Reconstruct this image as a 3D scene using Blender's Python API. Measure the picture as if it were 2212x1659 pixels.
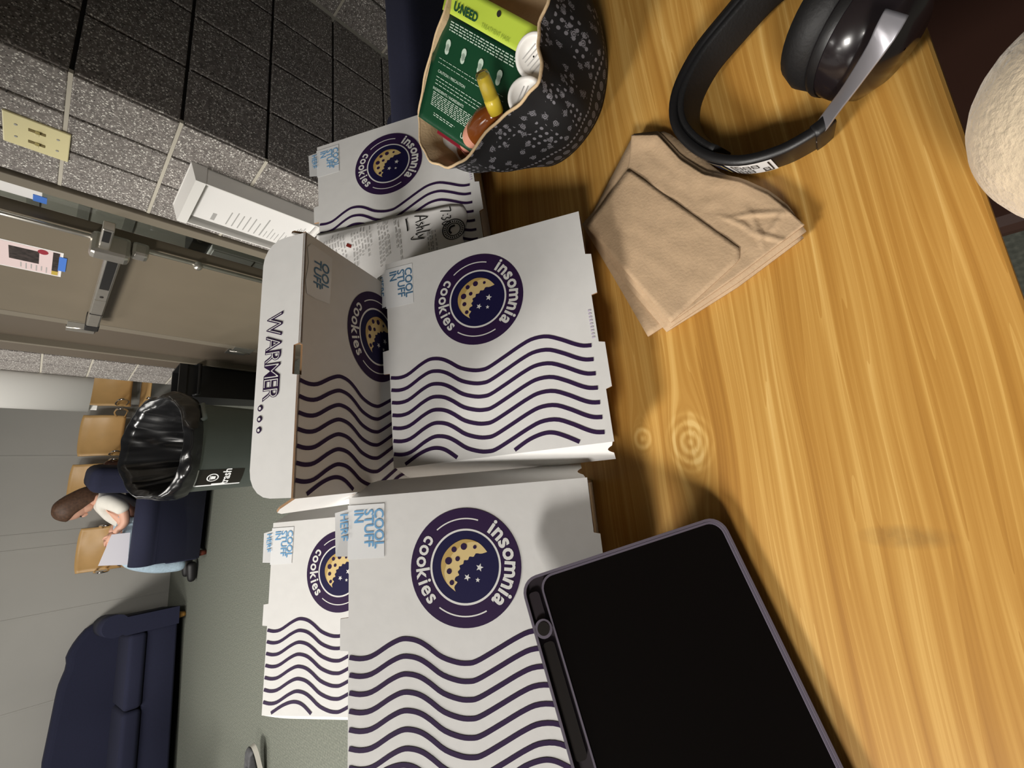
import bpy, bmesh, math, random
from mathutils import Vector, Matrix
random.seed(7)
for o in list(bpy.data.objects):
    bpy.data.objects.remove(o, do_unlink=True)
scene = bpy.context.scene
COL = scene.collection
PI = math.pi

# ------------------------------------------------------------------ camera
FPX = 919.1
PITCH, ROLL, CAMZ = 0.81881, -0.16846, 1.14
cam_pos = Vector((0, 0, CAMZ))
fwd = Vector((0, math.cos(PITCH), -math.sin(PITCH)))
right0 = Vector((1, 0, 0))
down0 = fwd.cross(right0)
RGT = right0 * math.cos(ROLL) + down0 * math.sin(ROLL)      # upright right = image up
DWN = down0 * math.cos(ROLL) - right0 * math.sin(ROLL)      # upright down = image right
cd = bpy.data.cameras.new('camera')
cam = bpy.data.objects.new('camera', cd)
COL.objects.link(cam)
cd.sensor_fit = 'HORIZONTAL'
cd.sensor_width = 36
cd.lens = FPX / 2212 * 36
cd.clip_start = 0.01
cam.matrix_world = Matrix(((DWN.x, RGT.x, -fwd.x, cam_pos.x), (DWN.y, RGT.y, -fwd.y, cam_pos.y),
                           (DWN.z, RGT.z, -fwd.z, cam_pos.z), (0, 0, 0, 1)))
scene.camera = cam

# ------------------------------------------------------------------ light
w = bpy.data.worlds.new('world')
scene.world = w
w.use_nodes = True
w.node_tree.nodes['Background'].inputs[0].default_value = (0.9, 0.95, 1.0, 1)
w.node_tree.nodes['Background'].inputs[1].default_value = 0.03
scene.view_settings.view_transform = 'Standard'
scene.view_settings.look = 'None'
scene.view_settings.exposure = 0.0
scene.view_settings.gamma = 1
scene.view_settings.use_curve_mapping = False


def area(name, loc, target, sx, sy, power, col=(1, 0.96, 0.9)):
    l = bpy.data.lights.new(name, 'AREA')
    l.shape = 'RECTANGLE'
    l.size, l.size_y, l.energy, l.color = sx, sy, power, col
    o = bpy.data.objects.new(name, l)
    COL.objects.link(o)
    o.location = loc
    o.rotation_euler = (Vector(target) - Vector(loc)).to_track_quat('-Z', 'Y').to_euler()
    return o


area('ceiling_light', (-2.3, 1.15, 2.65), (-1.7, 1.1, 0), 0.6, 0.8, 122)
area('ceiling_light', (-2.3, -0.95, 2.65), (-1.0, -0.3, 0), 0.6, 0.6, 78)
area('ceiling_light', (-3.4, 3.0, 2.65), (-3.4, 3.0, 0), 0.6, 1.2, 40)
area('ceiling_light', (-1.7, 3.6, 2.65), (-1.7, 3.6, 0), 0.6, 1.2, 26)

# fill lamp added to brighten the vestibule behind the side light
_sb, _nl = Vector((-0.3633, 0.9317, 0)), Vector((-0.9317, -0.3633, 0))
_v = Vector((0.527, 1.468, 0)) + _sb * 1.45 - _nl * 0.22
area('vestibule_fill', (_v.x, _v.y, 2.3), (_v.x, _v.y, 0), 0.3, 0.3, 22)


# ------------------------------------------------------------------ helpers
def ray(px, py):
    return (fwd * FPX + DWN * (px - 1106) + RGT * (829.5 - py)).normalized()


def onz(px, py, z):
    d = ray(px, py)
    return cam_pos + d * ((z - CAMZ) / d.z)


def srgb(r, g, b):
    f = lambda c: c / 12.92 if c <= 0.04045 else ((c + 0.055) / 1.055) ** 2.4
    return (f(r / 255), f(g / 255), f(b / 255), 1)


def newmat(name):
    m = bpy.data.materials.new(name)
    m.use_nodes = True
    nt = m.node_tree
    return m, nt, nt.nodes['Principled BSDF']


def N(nt, kind, **kw):
    n = nt.nodes.new(kind)
    for k, v in kw.items():
        if k in ('operation', 'blend_type', 'data_type', 'noise_dimensions', 'feature', 'wave_type', 'distance', 'bands_direction', 'voronoi_dimensions'):
            setattr(n, k, v)
        else:
            n.inputs[k].default_value = v
    return n


def ramp(nt, stops):
    n = nt.nodes.new('ShaderNodeValToRGB')
    e = n.color_ramp.elements
    e[0].position, e[0].color = stops[0]
    e[1].position, e[1].color = stops[1]
    for p, c in stops[2:]:
        x = e.new(p)
        x.color = c
    return n


def mat(name, rgb, rough=0.6, metal=0.0, noise=0.0, scale=40, bump=0.0, bscale=200, spec=0.5, coat=0.0, sheen=0.0):
    m, nt, b = newmat(name)
    c = srgb(*rgb)
    b.inputs['Base Color'].default_value = c
    b.inputs['Roughness'].default_value = rough
    b.inputs['Metallic'].default_value = metal
    b.inputs['Specular IOR Level'].default_value = spec
    b.inputs['Coat Weight'].default_value = coat
    b.inputs['Sheen Weight'].default_value = sheen
    tc = nt.nodes.new('ShaderNodeTexCoord')
    if noise:
        t = N(nt, 'ShaderNodeTexNoise', Scale=scale, Detail=4.0)
        nt.links.new(tc.outputs['Object'], t.inputs['Vector'])
        r = ramp(nt, [(0.3, tuple(x * (1 - noise) for x in c[:3]) + (1,)), (0.7, tuple(min(1, x * (1 + noise)) for x in c[:3]) + (1,))])
        nt.links.new(t.outputs['Fac'], r.inputs['Fac'])
        nt.links.new(r.outputs['Color'], b.inputs['Base Color'])
    if bump:
        t = N(nt, 'ShaderNodeTexNoise', Scale=bscale, Detail=5.0)
        nt.links.new(tc.outputs['Object'], t.inputs['Vector'])
        bp = N(nt, 'ShaderNodeBump', Strength=bump, Distance=0.002)
        nt.links.new(t.outputs['Fac'], bp.inputs['Height'])
        nt.links.new(bp.outputs['Normal'], b.inputs['Normal'])
    return m


def finish(name, bm, mats, parent=None, smooth=False):
    me = bpy.data.meshes.new(name)
    bm.normal_update()
    bm.to_mesh(me)
    bm.free()
    if not isinstance(mats, (list, tuple)):
        mats = [mats]
    for m in mats:
        me.materials.append(m)
    if smooth:
        for p in me.polygons:
            p.use_smooth = True
    o = bpy.data.objects.new(name, me)
    COL.objects.link(o)
    if parent:
        o.parent = parent
    return o


def tag(o, label, cat, group=None, kind=None):
    if label:
        o['label'] = label
    if cat:
        o['category'] = cat
    if group:
        o['group'] = group
    if kind:
        o['kind'] = kind
    return o


def empty(name, label, cat, loc=(0, 0, 0), rz=0, group=None):
    o = bpy.data.objects.new(name, None)
    COL.objects.link(o)
    o.location = loc
    o.rotation_euler = (0, 0, rz)
    o.empty_display_size = 0.05
    return tag(o, label, cat, group)


def copy_tree(o, parent=None):
    c = o.copy()
    COL.objects.link(c)
    if parent:
        c.parent = parent
    for ch in list(o.children):
        copy_tree(ch, c)
    return c


def face(bm, pts, mi=0):
    f = bm.faces.new([bm.verts.new(p) for p in pts])
    f.material_index = mi
    return f


def box(bm, x0, x1, y0, y1, z0, z1, mi=0, M=None, bev=0.0):
    tmp = bmesh.new()
    bmesh.ops.create_cube(tmp, size=1)
    for v in tmp.verts:
        v.co = Vector(((x0 + x1) / 2 + v.co.x * (x1 - x0), (y0 + y1) / 2 + v.co.y * (y1 - y0), (z0 + z1) / 2 + v.co.z * (z1 - z0)))
    if bev:
        bmesh.ops.bevel(tmp, geom=list(tmp.edges), offset=bev, segments=2, affect='EDGES', profile=0.5)
    merge(bm, tmp, M, mi)


def merge(bm, tmp, M=None, mi=0):
    vm = {}
    for v in tmp.verts:
        vm[v] = bm.verts.new(M @ v.co if M else v.co)
    for f in tmp.faces:
        try:
            nf = bm.faces.new([vm[v] for v in f.verts])
            nf.material_index = mi
            nf.smooth = f.smooth
        except ValueError:
            pass
    tmp.free()


def prism(bm, pts, z0, z1, M=None, mi=0, side=None):
    """extrude a 2-D outline between z0 and z1"""
    side = mi if side is None else side
    T = (lambda p: M @ Vector(p)) if M else (lambda p: Vector(p))
    a = [bm.verts.new(T((x, y, z0))) for x, y in pts]
    b = [bm.verts.new(T((x, y, z1))) for x, y in pts]
    bm.faces.new(b).material_index = mi
    bm.faces.new(a[::-1]).material_index = mi
    n = len(pts)
    for i in range(n):
        bm.faces.new((a[i], a[(i + 1) % n], b[(i + 1) % n], b[i])).material_index = side


def lathe(bm, prof, seg=32, M=None, mi=0, cap=True, sx=1.0, sy=1.0):
    rings = []
    for r, z in prof:
        ring = []
        for i in range(seg):
            a = 2 * PI * i / seg
            p = Vector((r * math.cos(a) * sx, r * math.sin(a) * sy, z))
            ring.append(bm.verts.new(M @ p if M else p))
        rings.append(ring)
    for j in range(len(rings) - 1):
        for i in range(seg):
            f = bm.faces.new((rings[j][i], rings[j][(i + 1) % seg], rings[j + 1][(i + 1) % seg], rings[j + 1][i]))
            f.material_index = mi
            f.smooth = True
    if cap:
        bm.faces.new(rings[0][::-1]).material_index = mi
        bm.faces.new(rings[-1]).material_index = mi


def tube(bm, pts, r, seg=10, mi=0, closed=False):
    pts = [Vector(p) for p in pts]
    n = len(pts)
    rings = []
    prev = None
    for i, p in enumerate(pts):
        if closed:
            d = pts[(i + 1) % n] - pts[i - 1]
        else:
            d = pts[min(i + 1, n - 1)] - pts[max(i - 1, 0)]
        d.normalize()
        if prev is None:
            u = d.orthogonal().normalized()
        else:
            u = (prev - d * prev.dot(d)).normalized()
        prev = u
        v = d.cross(u)
        rr = r[i] if isinstance(r, (list, tuple)) else r
        rings.append([bm.verts.new(p + u * rr * math.cos(2 * PI * k / seg) + v * rr * math.sin(2 * PI * k / seg)) for k in range(seg)])
    for j in range(n if closed else n - 1):
        a, b = rings[j], rings[(j + 1) % n]
        for k in range(seg):
            f = bm.faces.new((a[k], a[(k + 1) % seg], b[(k + 1) % seg], b[k]))
            f.material_index = mi
            f.smooth = True
    if not closed:
        bm.faces.new(rings[0][::-1]).material_index = mi
        bm.faces.new(rings[-1]).material_index = mi


def catmull(pts, n, closed=False):
    pts = [Vector(p) for p in pts]
    m = len(pts)
    out = []
    segs = m if closed else m - 1
    for k in range(n):
        t = k / n * segs if closed else k / (n - 1) * segs
        i = min(int(t), segs - 1)
        f = t - i
        g = (lambda j: pts[j % m]) if closed else (lambda j: pts[max(0, min(m - 1, j))])
        p0, p1, p2, p3 = g(i - 1), g(i), g(i + 1), g(i + 2)
        out.append(0.5 * ((2 * p1) + (p2 - p0) * f + (2 * p0 - 5 * p1 + 4 * p2 - p3) * f * f + (3 * p1 - p0 - 3 * p2 + p3) * f ** 3))
    return out


def ell(bm, c, r, M=None, mi=0, u=20, v=12):
    tmp = bmesh.new()
    bmesh.ops.create_uvsphere(tmp, u_segments=u, v_segments=v, radius=1)
    for f in tmp.faces:
        f.smooth = True
    for q in tmp.verts:
        q.co = Vector((c[0] + q.co.x * r[0], c[1] + q.co.y * r[1], c[2] + q.co.z * r[2]))
    merge(bm, tmp, M, mi)


_txt = {}


def textmesh(s, bold=0.0):
    """glyph outlines of the built-in font as (verts, faces), 1 unit high"""
    key = (s, bold)
    if key not in _txt:
        cu = bpy.data.curves.new('t', 'FONT')
        cu.body = s
        cu.size = 1.0
        cu.offset = bold
        cu.resolution_u = 3
        o = bpy.data.objects.new('t', cu)
        COL.objects.link(o)
        dg = bpy.context.evaluated_depsgraph_get()
        me = bpy.data.meshes.new_from_object(o.evaluated_get(dg))
        vs = [v.co.copy() for v in me.vertices]
        fs = [tuple(p.vertices) for p in me.polygons]
        bpy.data.objects.remove(o, do_unlink=True)
        bpy.data.curves.remove(cu)
        bpy.data.meshes.remove(me)
        _txt[key] = (vs, fs)
    return _txt[key]


def text(bm, s, M, size, mi=0, bold=0.0, sx=1.0, center=True):
    vs, fs = textmesh(s, bold)
    if not vs:
        return 0
    x0 = min(v.x for v in vs)
    x1 = max(v.x for v in vs)
    off = (x0 + x1) / 2 if center else x0
    nv = [bm.verts.new(M @ Vector(((v.x - off) * size * sx, v.y * size, 0))) for v in vs]
    for f in fs:
        try:
            bm.faces.new([nv[i] for i in f]).material_index = mi
        except ValueError:
            pass
    return (x1 - x0) * size * sx


def grid(bm, fn, nu, nv, mi=0, smooth=True, closed_u=False):
    vs = [[bm.verts.new(fn(i / nu, j / nv)) for j in range(nv + 1)] for i in range(nu if closed_u else nu + 1)]
    n = nu
    for i in range(n):
        for j in range(nv):
            a = vs[i]
            b = vs[(i + 1) % len(vs)]
            f = bm.faces.new((a[j], b[j], b[j + 1], a[j + 1]))
            f.material_index = mi
            f.smooth = smooth
    return vs


def solid(o, t, offset=-1):
    m = o.modifiers.new('thickness', 'SOLIDIFY')
    m.thickness = t
    m.offset = offset
    return o


def bake(o):
    dg = bpy.context.evaluated_depsgraph_get()
    me = bpy.data.meshes.new_from_object(o.evaluated_get(dg))
    old = o.data
    o.modifiers.clear()
    o.data = me
    return o


def skin(name, joints, edges, m, parent=None, sub=2, flat=None):
    """grow one continuous surface over a skeleton: joints = [(co, radius)]"""
    me = bpy.data.meshes.new(name)
    me.from_pydata([tuple(j[0]) for j in joints], edges, [])
    o = bpy.data.objects.new(name, me)
    COL.objects.link(o)
    o.modifiers.new('skin', 'SKIN')
    sv = me.skin_vertices[0].data
    for i, j in enumerate(joints):
        r = j[1]
        sv[i].radius = r if isinstance(r, (tuple, list)) else (r, r)
    sv[0].use_root = True
    s = o.modifiers.new('sub', 'SUBSURF')
    s.levels = s.render_levels = sub
    bake(o)
    o.data.materials.append(m)
    for p in o.data.polygons:
        p.use_smooth = True
    if parent:
        o.parent = parent
    return o


def noise3(p, s=1.0):
    from mathutils import noise
    return noise.noise(Vector(p) * s)

# ------------------------------------------------------------------ materials
M_white = mat('white_card', (228, 227, 225), 0.7, noise=0.02, scale=60, bump=0.05, bscale=120, spec=0.25)
M_kraft = mat('kraft_edge', (150, 115, 80), 0.8, noise=0.15)
M_purple = mat('purple_ink', (48, 27, 66), 0.7, spec=0.2)
M_navyink = mat('navy_ink', (27, 23, 66), 0.7, spec=0.2)
M_inkwhite = mat('unprinted_white', (232, 231, 228), 0.5)
M_tan = mat('tan_ink', (226, 200, 140), 0.5)
M_tan2 = mat('dark_tan_ink', (196, 164, 96), 0.5)
M_blue = mat('pale_blue_ink', (120, 175, 220), 0.4)
M_blue2 = mat('grey_blue_ink', (88, 130, 165), 0.4)
M_sticker = mat('glossy_sticker', (240, 241, 242), 0.18, spec=0.5)
M_paper = mat('thermal_paper', (236, 234, 232), 0.45)
M_greyink = mat('faint_grey_ink', (172, 170, 168), 0.6)
M_black = mat('black_ink', (28, 27, 28), 0.5)
M_lilac = mat('lilac_ink', (205, 196, 214), 0.6)


def wood_mat():
    m, nt, b = newmat('orange_pine')
    L = nt.links.new
    tc = nt.nodes.new('ShaderNodeTexCoord')
    sep = nt.nodes.new('ShaderNodeSeparateXYZ')
    L(tc.outputs['Object'], sep.inputs[0])
    # slow warp so that the grain wanders
    mp = N(nt, 'ShaderNodeMapping')
    mp.inputs['Scale'].default_value = (1.6, 7, 1)
    L(tc.outputs['Object'], mp.inputs['Vector'])
    warp = N(nt, 'ShaderNodeTexNoise', Scale=1.0, Detail=2.0)
    L(mp.outputs[0], warp.inputs['Vector'])

    def mt(op, a, c=None, d=None):
        n = nt.nodes.new('ShaderNodeMath')
        n.operation = op
        for i, x in enumerate((a, c, d)):
            if x is None:
                continue
            if hasattr(x, 'links'):
                L(x, n.inputs[i])
            else:
                n.inputs[i].default_value = x
        return n.outputs[0]
    phi = mt('ADD', mt('MULTIPLY', sep.outputs['Y'], 1.0), mt('MULTIPLY', warp.outputs['Fac'], 0.05))
    ringsum = None
    for (kx, ky, R, S) in KNOTS:
        dx = mt('MULTIPLY', mt('SUBTRACT', sep.outputs['X'], kx), 0.8)
        dy = mt('SUBTRACT', sep.outputs['Y'], ky)
        r = mt('SQRT', mt('ADD', mt('MULTIPLY', dx, dx), mt('MULTIPLY', dy, dy)))
        dx2 = mt('MULTIPLY', dx, 0.45)
        r2 = mt('ADD', mt('MULTIPLY', dx2, dx2), mt('MULTIPLY', dy, dy))
        # push the grain around the knot
        push = mt('DIVIDE', mt('MULTIPLY', dy, S * S), mt('ADD', r2, S * S * 0.35))
        phi = mt('SUBTRACT', phi, mt('MULTIPLY', push, 1.0))
        # rings inside the knot
        wgt = mt('SUBTRACT', 1.0, mt('SMOOTH_MIN', 1.0, mt('DIVIDE', r, R), 0.1))
        wob = N(nt, 'ShaderNodeTexNoise', Scale=60.0, Detail=2.0)
        L(tc.outputs['Object'], wob.inputs['Vector'])
        rr = mt('ADD', mt('MULTIPLY', r, 2 * PI / 0.0075), mt('MULTIPLY', wob.outputs['Fac'], 3.0))
        ring = mt('MULTIPLY', mt('ADD', mt('MULTIPLY', mt('SINE', rr), 0.5), 0.4), mt('MINIMUM', mt('MULTIPLY', mt('MAXIMUM', wgt, 0.0), 2.5), 1.0))
        ringsum = ring if ringsum is None else mt('ADD', ringsum, ring)
    comb = nt.nodes.new('ShaderNodeCombineXYZ')
    L(mt('MULTIPLY', sep.outputs['X'], 1.3), comb.inputs[0])
    L(mt('MULTIPLY', phi, 190), comb.inputs[1])
    g1 = N(nt, 'ShaderNodeTexNoise', Scale=1.0, Detail=5.0, Roughness=0.62)
    L(comb.outputs[0], g1.inputs['Vector'])
    comb2 = nt.nodes.new('ShaderNodeCombineXYZ')
    L(mt('MULTIPLY', sep.outputs['X'], 1.0), comb2.inputs[0])
    L(mt('MULTIPLY', phi, 36), comb2.inputs[1])
    g2 = N(nt, 'ShaderNodeTexNoise', Scale=1.0, Detail=2.0)
    L(comb2.outputs[0], g2.inputs['Vector'])
    val = mt('ADD', mt('MULTIPLY', g1.outputs['Fac'], 0.5), mt('MULTIPLY', g2.outputs['Fac'], 0.5))
    # thin pale late-wood lines
    comb3 = nt.nodes.new('ShaderNodeCombineXYZ')
    L(mt('MULTIPLY', sep.outputs['X'], 1.1), comb3.inputs[0])
    L(mt('MULTIPLY', phi, 58), comb3.inputs[1])
    g3 = N(nt, 'ShaderNodeTexNoise', Scale=1.0, Detail=1.5, Roughness=0.6)
    L(comb3.outputs[0], g3.inputs['Vector'])
    fr_ = mt('FRACT', mt('MULTIPLY', g3.outputs['Fac'], 7.0))
    ln_ = mt('POWER', fr_, 5.0)
    val = mt('ADD', val, mt('MULTIPLY', mt('SUBTRACT', ln_, 0.16), 0.08))
    val = mt('ADD', val, mt('MULTIPLY', ringsum, 0.15))
    r = ramp(nt, [(0.30, srgb(162, 112, 48)), (0.44, srgb(186, 136, 64)), (0.52, srgb(198, 150, 76)), (0.60, srgb(214, 169, 94)), (0.72, srgb(232, 194, 122))])
    L(val, r.inputs['Fac'])
    # dark worn stain with a shape of its own
    sx, sy = STAIN
    mp2 = N(nt, 'ShaderNodeMapping')
    mp2.inputs['Location'].default_value = (-sx, -sy, 0)
    L(tc.outputs['Object'], mp2.inputs['Vector'])
    mp3 = N(nt, 'ShaderNodeMapping')
    mp3.inputs['Rotation'].default_value = (0, 0, 0.2)
    mp3.inputs['Scale'].default_value = (75, 24, 1)
    L(mp2.outputs[0], mp3.inputs['Vector'])
    ln = nt.nodes.new('ShaderNodeVectorMath')
    ln.operation = 'LENGTH'
    L(mp3.outputs[0], ln.inputs[0])
    sn = N(nt, 'ShaderNodeTexNoise', Scale=120.0, Detail=3.0)
    L(tc.outputs['Object'], sn.inputs['Vector'])
    sfac = mt('MULTIPLY', mt('MAXIMUM', mt('SUBTRACT', 1.0, ln.outputs['Value']), 0.0), mt('MULTIPLY', sn.outputs['Fac'], 2.4))
    mx = nt.nodes.new('ShaderNodeMix')
    mx.data_type = 'RGBA'
    L(sfac, mx.inputs['Factor'])
    L(r.outputs['Color'], mx.inputs['A'])
    mx.inputs['B'].default_value = srgb(104, 84, 54)
    L(mx.outputs['Result'], b.inputs['Base Color'])
    b.inputs['Roughness'].default_value = 0.38
    b.inputs['Specular IOR Level'].default_value = 0.4
    bp = N(nt, 'ShaderNodeBump', Strength=0.05, Distance=0.002)
    L(g1.outputs['Fac'], bp.inputs['Height'])
    L(bp.outputs['Normal'], b.inputs['Normal'])
    return m


def block_mat():
    m, nt, b = newmat('ground_face_block')
    L = nt.links.new
    tc = nt.nodes.new('ShaderNodeTexCoord')
    oi = nt.nodes.new('ShaderNodeObjectInfo')
    off = nt.nodes.new('ShaderNodeVectorMath')
    off.operation = 'ADD'
    L(tc.outputs['Object'], off.inputs[0])
    L(oi.outputs['Random'], off.inputs[1])
    n = N(nt, 'ShaderNodeTexNoise', Scale=90.0, Detail=4.0, Roughness=0.7)
    L(off.outputs[0], n.inputs['Vector'])
    base = ramp(nt, [(0.30, srgb(96, 91, 88)), (0.48, srgb(126, 120, 116)), (0.70, srgb(150, 144, 139))])
    L(n.outputs['Fac'], base.inputs['Fac'])
    col = base.outputs['Color']
    for scale, thr, rnd, c in ((260.0, 0.42, 0.62, srgb(206, 202, 196)), (150.0, 0.34, 0.72, srgb(236, 233, 226)), (170.0, 0.30, 0.86, srgb(62, 58, 56))):
        v = N(nt, 'ShaderNodeTexVoronoi', Scale=scale)
        L(off.outputs[0], v.inputs['Vector'])
        sep = nt.nodes.new('ShaderNodeSeparateColor')
        L(v.outputs['Color'], sep.inputs[0])
        a = nt.nodes.new('ShaderNodeMath')
        a.operation = 'LESS_THAN'
        L(v.outputs['Distance'], a.inputs[0])
        a.inputs[1].default_value = thr
        g = nt.nodes.new('ShaderNodeMath')
        g.operation = 'GREATER_THAN'
        L(sep.outputs[0], g.inputs[0])
        g.inputs[1].default_value = rnd
        f = nt.nodes.new('ShaderNodeMath')
        f.operation = 'MULTIPLY'
        L(a.outputs[0], f.inputs[0])
        L(g.outputs[0], f.inputs[1])
        mx = nt.nodes.new('ShaderNodeMix')
        mx.data_type = 'RGBA'
        L(f.outputs[0], mx.inputs['Factor'])
        L(col, mx.inputs['A'])
        mx.inputs['B'].default_value = c
        col = mx.outputs['Result']
    hv = N(nt, 'ShaderNodeHueSaturation')
    mr = N(nt, 'ShaderNodeMapRange')
    mr.inputs['To Min'].default_value = 0.93
    mr.inputs['To Max'].default_value = 1.07
    L(oi.outputs['Random'], mr.inputs['Value'])
    L(mr.outputs[0], hv.inputs['Value'])
    L(col, hv.inputs['Color'])
    L(hv.outputs['Color'], b.inputs['Base Color'])
    b.inputs['Roughness'].default_value = 0.75
    bp = N(nt, 'ShaderNodeBump', Strength=0.12, Distance=0.002)
    L(n.outputs['Fac'], bp.inputs['Height'])
    L(bp.outputs['Normal'], b.inputs['Normal'])
    return m


def carpet_mat():
    m, nt, b = newmat('woven_carpet')
    L = nt.links.new
    tc = nt.nodes.new('ShaderNodeTexCoord')
    mp = N(nt, 'ShaderNodeMapping')
    mp.inputs['Rotation'].default_value = (0, 0, -0.37)
    L(tc.outputs['Object'], mp.inputs['Vector'])
    w1 = N(nt, 'ShaderNodeTexWave', Scale=26.0, Distortion=1.0, Detail=1.0)
    w1.bands_direction = 'X'
    w2 = N(nt, 'ShaderNodeTexWave', Scale=34.0, Distortion=1.0, Detail=1.0)
    w2.bands_direction = 'Y'
    L(mp.outputs[0], w1.inputs['Vector'])
    L(mp.outputs[0], w2.inputs['Vector'])
    n = N(nt, 'ShaderNodeTexNoise', Scale=90.0, Detail=4.0)
    L(tc.outputs['Object'], n.inputs['Vector'])
    a = nt.nodes.new('ShaderNodeMath')
    a.operation = 'ADD'
    L(w1.outputs['Fac'], a.inputs[0])
    L(w2.outputs['Fac'], a.inputs[1])
    c = nt.nodes.new('ShaderNodeMath')
    c.operation = 'MULTIPLY_ADD'
    L(a.outputs[0], c.inputs[0])
    c.inputs[1].default_value = 0.12
    L(n.outputs['Fac'], c.inputs[2])
    r = ramp(nt, [(0.3, srgb(80, 83, 75)), (0.62, srgb(98, 101, 92)), (0.95, srgb(120, 122, 110))])
    L(c.outputs[0], r.inputs['Fac'])
    L(r.outputs['Color'], b.inputs['Base Color'])
    b.inputs['Roughness'].default_value = 0.95
    bp = N(nt, 'ShaderNodeBump', Strength=0.3, Distance=0.004)
    L(c.outputs[0], bp.inputs['Height'])
    L(bp.outputs['Normal'], b.inputs['Normal'])
    return m


# table frame: local x runs along the near edge, y away from the viewer
TZ = 0.725
TYAW = math.radians(18.6)
TP0 = Vector((0.303, 0.021, 0))
TM = Matrix.Translation(TP0) @ Matrix.Rotation(TYAW, 4, 'Z')
TMI = TM.inverted()
loc = lambda q: TMI @ onz(q[0], q[1], TZ)
k1, k2, st = loc((1490, 955)), loc((1388, 948)), loc((1955, 1160))
KNOTS = [(k1.x, k1.y, 0.026, 0.017), (k2.x, k2.y, 0.014, 0.010)]
STAIN = (st.x, st.y)
M_wood = wood_mat()
M_woodside = mat('pine_edge', (150, 98, 45), 0.5, noise=0.15, scale=30)
M_block = block_mat()
M_mortar = mat('light_mortar', (196, 190, 176), 0.9, bump=0.2)
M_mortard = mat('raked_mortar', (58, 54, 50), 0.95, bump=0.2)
M_carpet = carpet_mat()
M_wall = mat('grey_wall_paint', (176, 174, 168), 0.7, noise=0.03, scale=2, bump=0.05, bscale=40)
M_frame = mat('taupe_frame_paint', (124, 116, 102), 0.45)
M_door = mat('taupe_door_paint', (116, 106, 90), 0.42, noise=0.04, scale=5)
M_dframe = mat('dark_taupe_paint', (98, 88, 76), 0.45)
M_gap = mat('dark_gap', (28, 20, 16), 0.8)
M_steel = mat('brushed_steel', (200, 196, 188), 0.32, metal=0.9, noise=0.05)
M_chrome = mat('chrome', (220, 215, 210), 0.12, metal=1.0)
M_blackpl = mat('black_plastic', (24, 24, 25), 0.4)
M_navy = mat('navy_upholstery', (27, 30, 54), 0.9, noise=0.1, scale=120, bump=0.15, bscale=500)
M_ply = mat('moulded_plywood', (205, 165, 108), 0.4, noise=0.08, scale=6)
M_cream = mat('cream_plastic', (236, 226, 176), 0.35)
M_whitepl = mat('white_plastic', (232, 230, 226), 0.4)
M_tape = mat('blue_painters_tape', (70, 120, 205), 0.6)
M_glass, _nt, _b = newmat('door_glass')
_t = _nt.nodes.new('ShaderNodeBsdfTransparent')
_t.inputs[0].default_value = (0.86, 0.9, 0.88, 1)
_g = _nt.nodes.new('ShaderNodeBsdfGlossy')
_g.inputs['Roughness'].default_value = 0.03
_m = _nt.nodes.new('ShaderNodeMixShader')
_m.inputs[0].default_value = 0.12
_nt.links.new(_t.outputs[0], _m.inputs[1])
_nt.links.new(_g.outputs[0], _m.inputs[2])
_nt.links.new(_m.outputs[0], _nt.nodes['Material Output'].inputs['Surface'])

# ------------------------------------------------------------------ the room
bm = bmesh.new()
box(bm, -9, 6, -3, 11, -0.1, 0)
tag(finish('floor', bm, M_carpet), 'grey green woven carpet floor', 'floor', kind='structure')

SB = Vector((-0.3633, 0.9317, 0))      # along the right-hand wall, away from the viewer
NL = Vector((-0.9317, -0.3633, 0))     # its outward normal
AB = Vector((0.9317, 0.3633, 0))       # along the far walls, to the right
CN = Vector((0.527, 1.468, 0))
J = CN + SB * 0.476


def frame_m(o, x, n):
    """matrix with local x along the wall, y out of the wall, z up"""
    return Matrix(((x.x, n.x, 0, o.x), (x.y, n.y, 0, o.y), (0, 0, 1, 0), (0, 0, 0, 1)))


WR = frame_m(J, SB, NL)                # local x = s, y = p (protrusion), z
ZJ = [1.19 + 0.2033 * k for k in range(-6, 6)]


def blockwall(name, label, Mw, xs, zlo, zhi, depth=0.08, beds=True):
    bm = bmesh.new()
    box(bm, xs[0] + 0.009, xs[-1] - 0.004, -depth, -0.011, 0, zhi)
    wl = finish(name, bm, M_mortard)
    wl.matrix_world = Mw
    tag(wl, label, 'wall', kind='structure')
    cache = {}
    for i in range(len(xs) - 1):
        for z in [0.0] + ZJ:
            z0, z1 = (z + 0.004, z + 0.1993) if z else (0.0, ZJ[0] - 0.004)
            if z0 >= zhi or z1 < zlo:
                continue
            wdt = xs[i + 1] - xs[i] - 0.008
            key = (round(wdt, 3), round(z1 - z0, 3))
            if key not in cache:
                b2 = bmesh.new()
                box(b2, 0, wdt, -0.013, 0, 0, z1 - z0, bev=0.003)
                o = finish('concrete_block', b2, M_block, wl)
                cache[key] = o
            else:
                o = cache[key].copy()
                COL.objects.link(o)
                o.parent = wl
            o.location = (xs[i] + 0.004, random.uniform(-0.0006, 0.0006), z0)
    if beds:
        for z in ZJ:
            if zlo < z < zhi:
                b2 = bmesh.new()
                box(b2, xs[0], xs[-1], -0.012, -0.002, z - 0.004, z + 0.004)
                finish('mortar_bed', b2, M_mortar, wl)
    return wl


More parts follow.
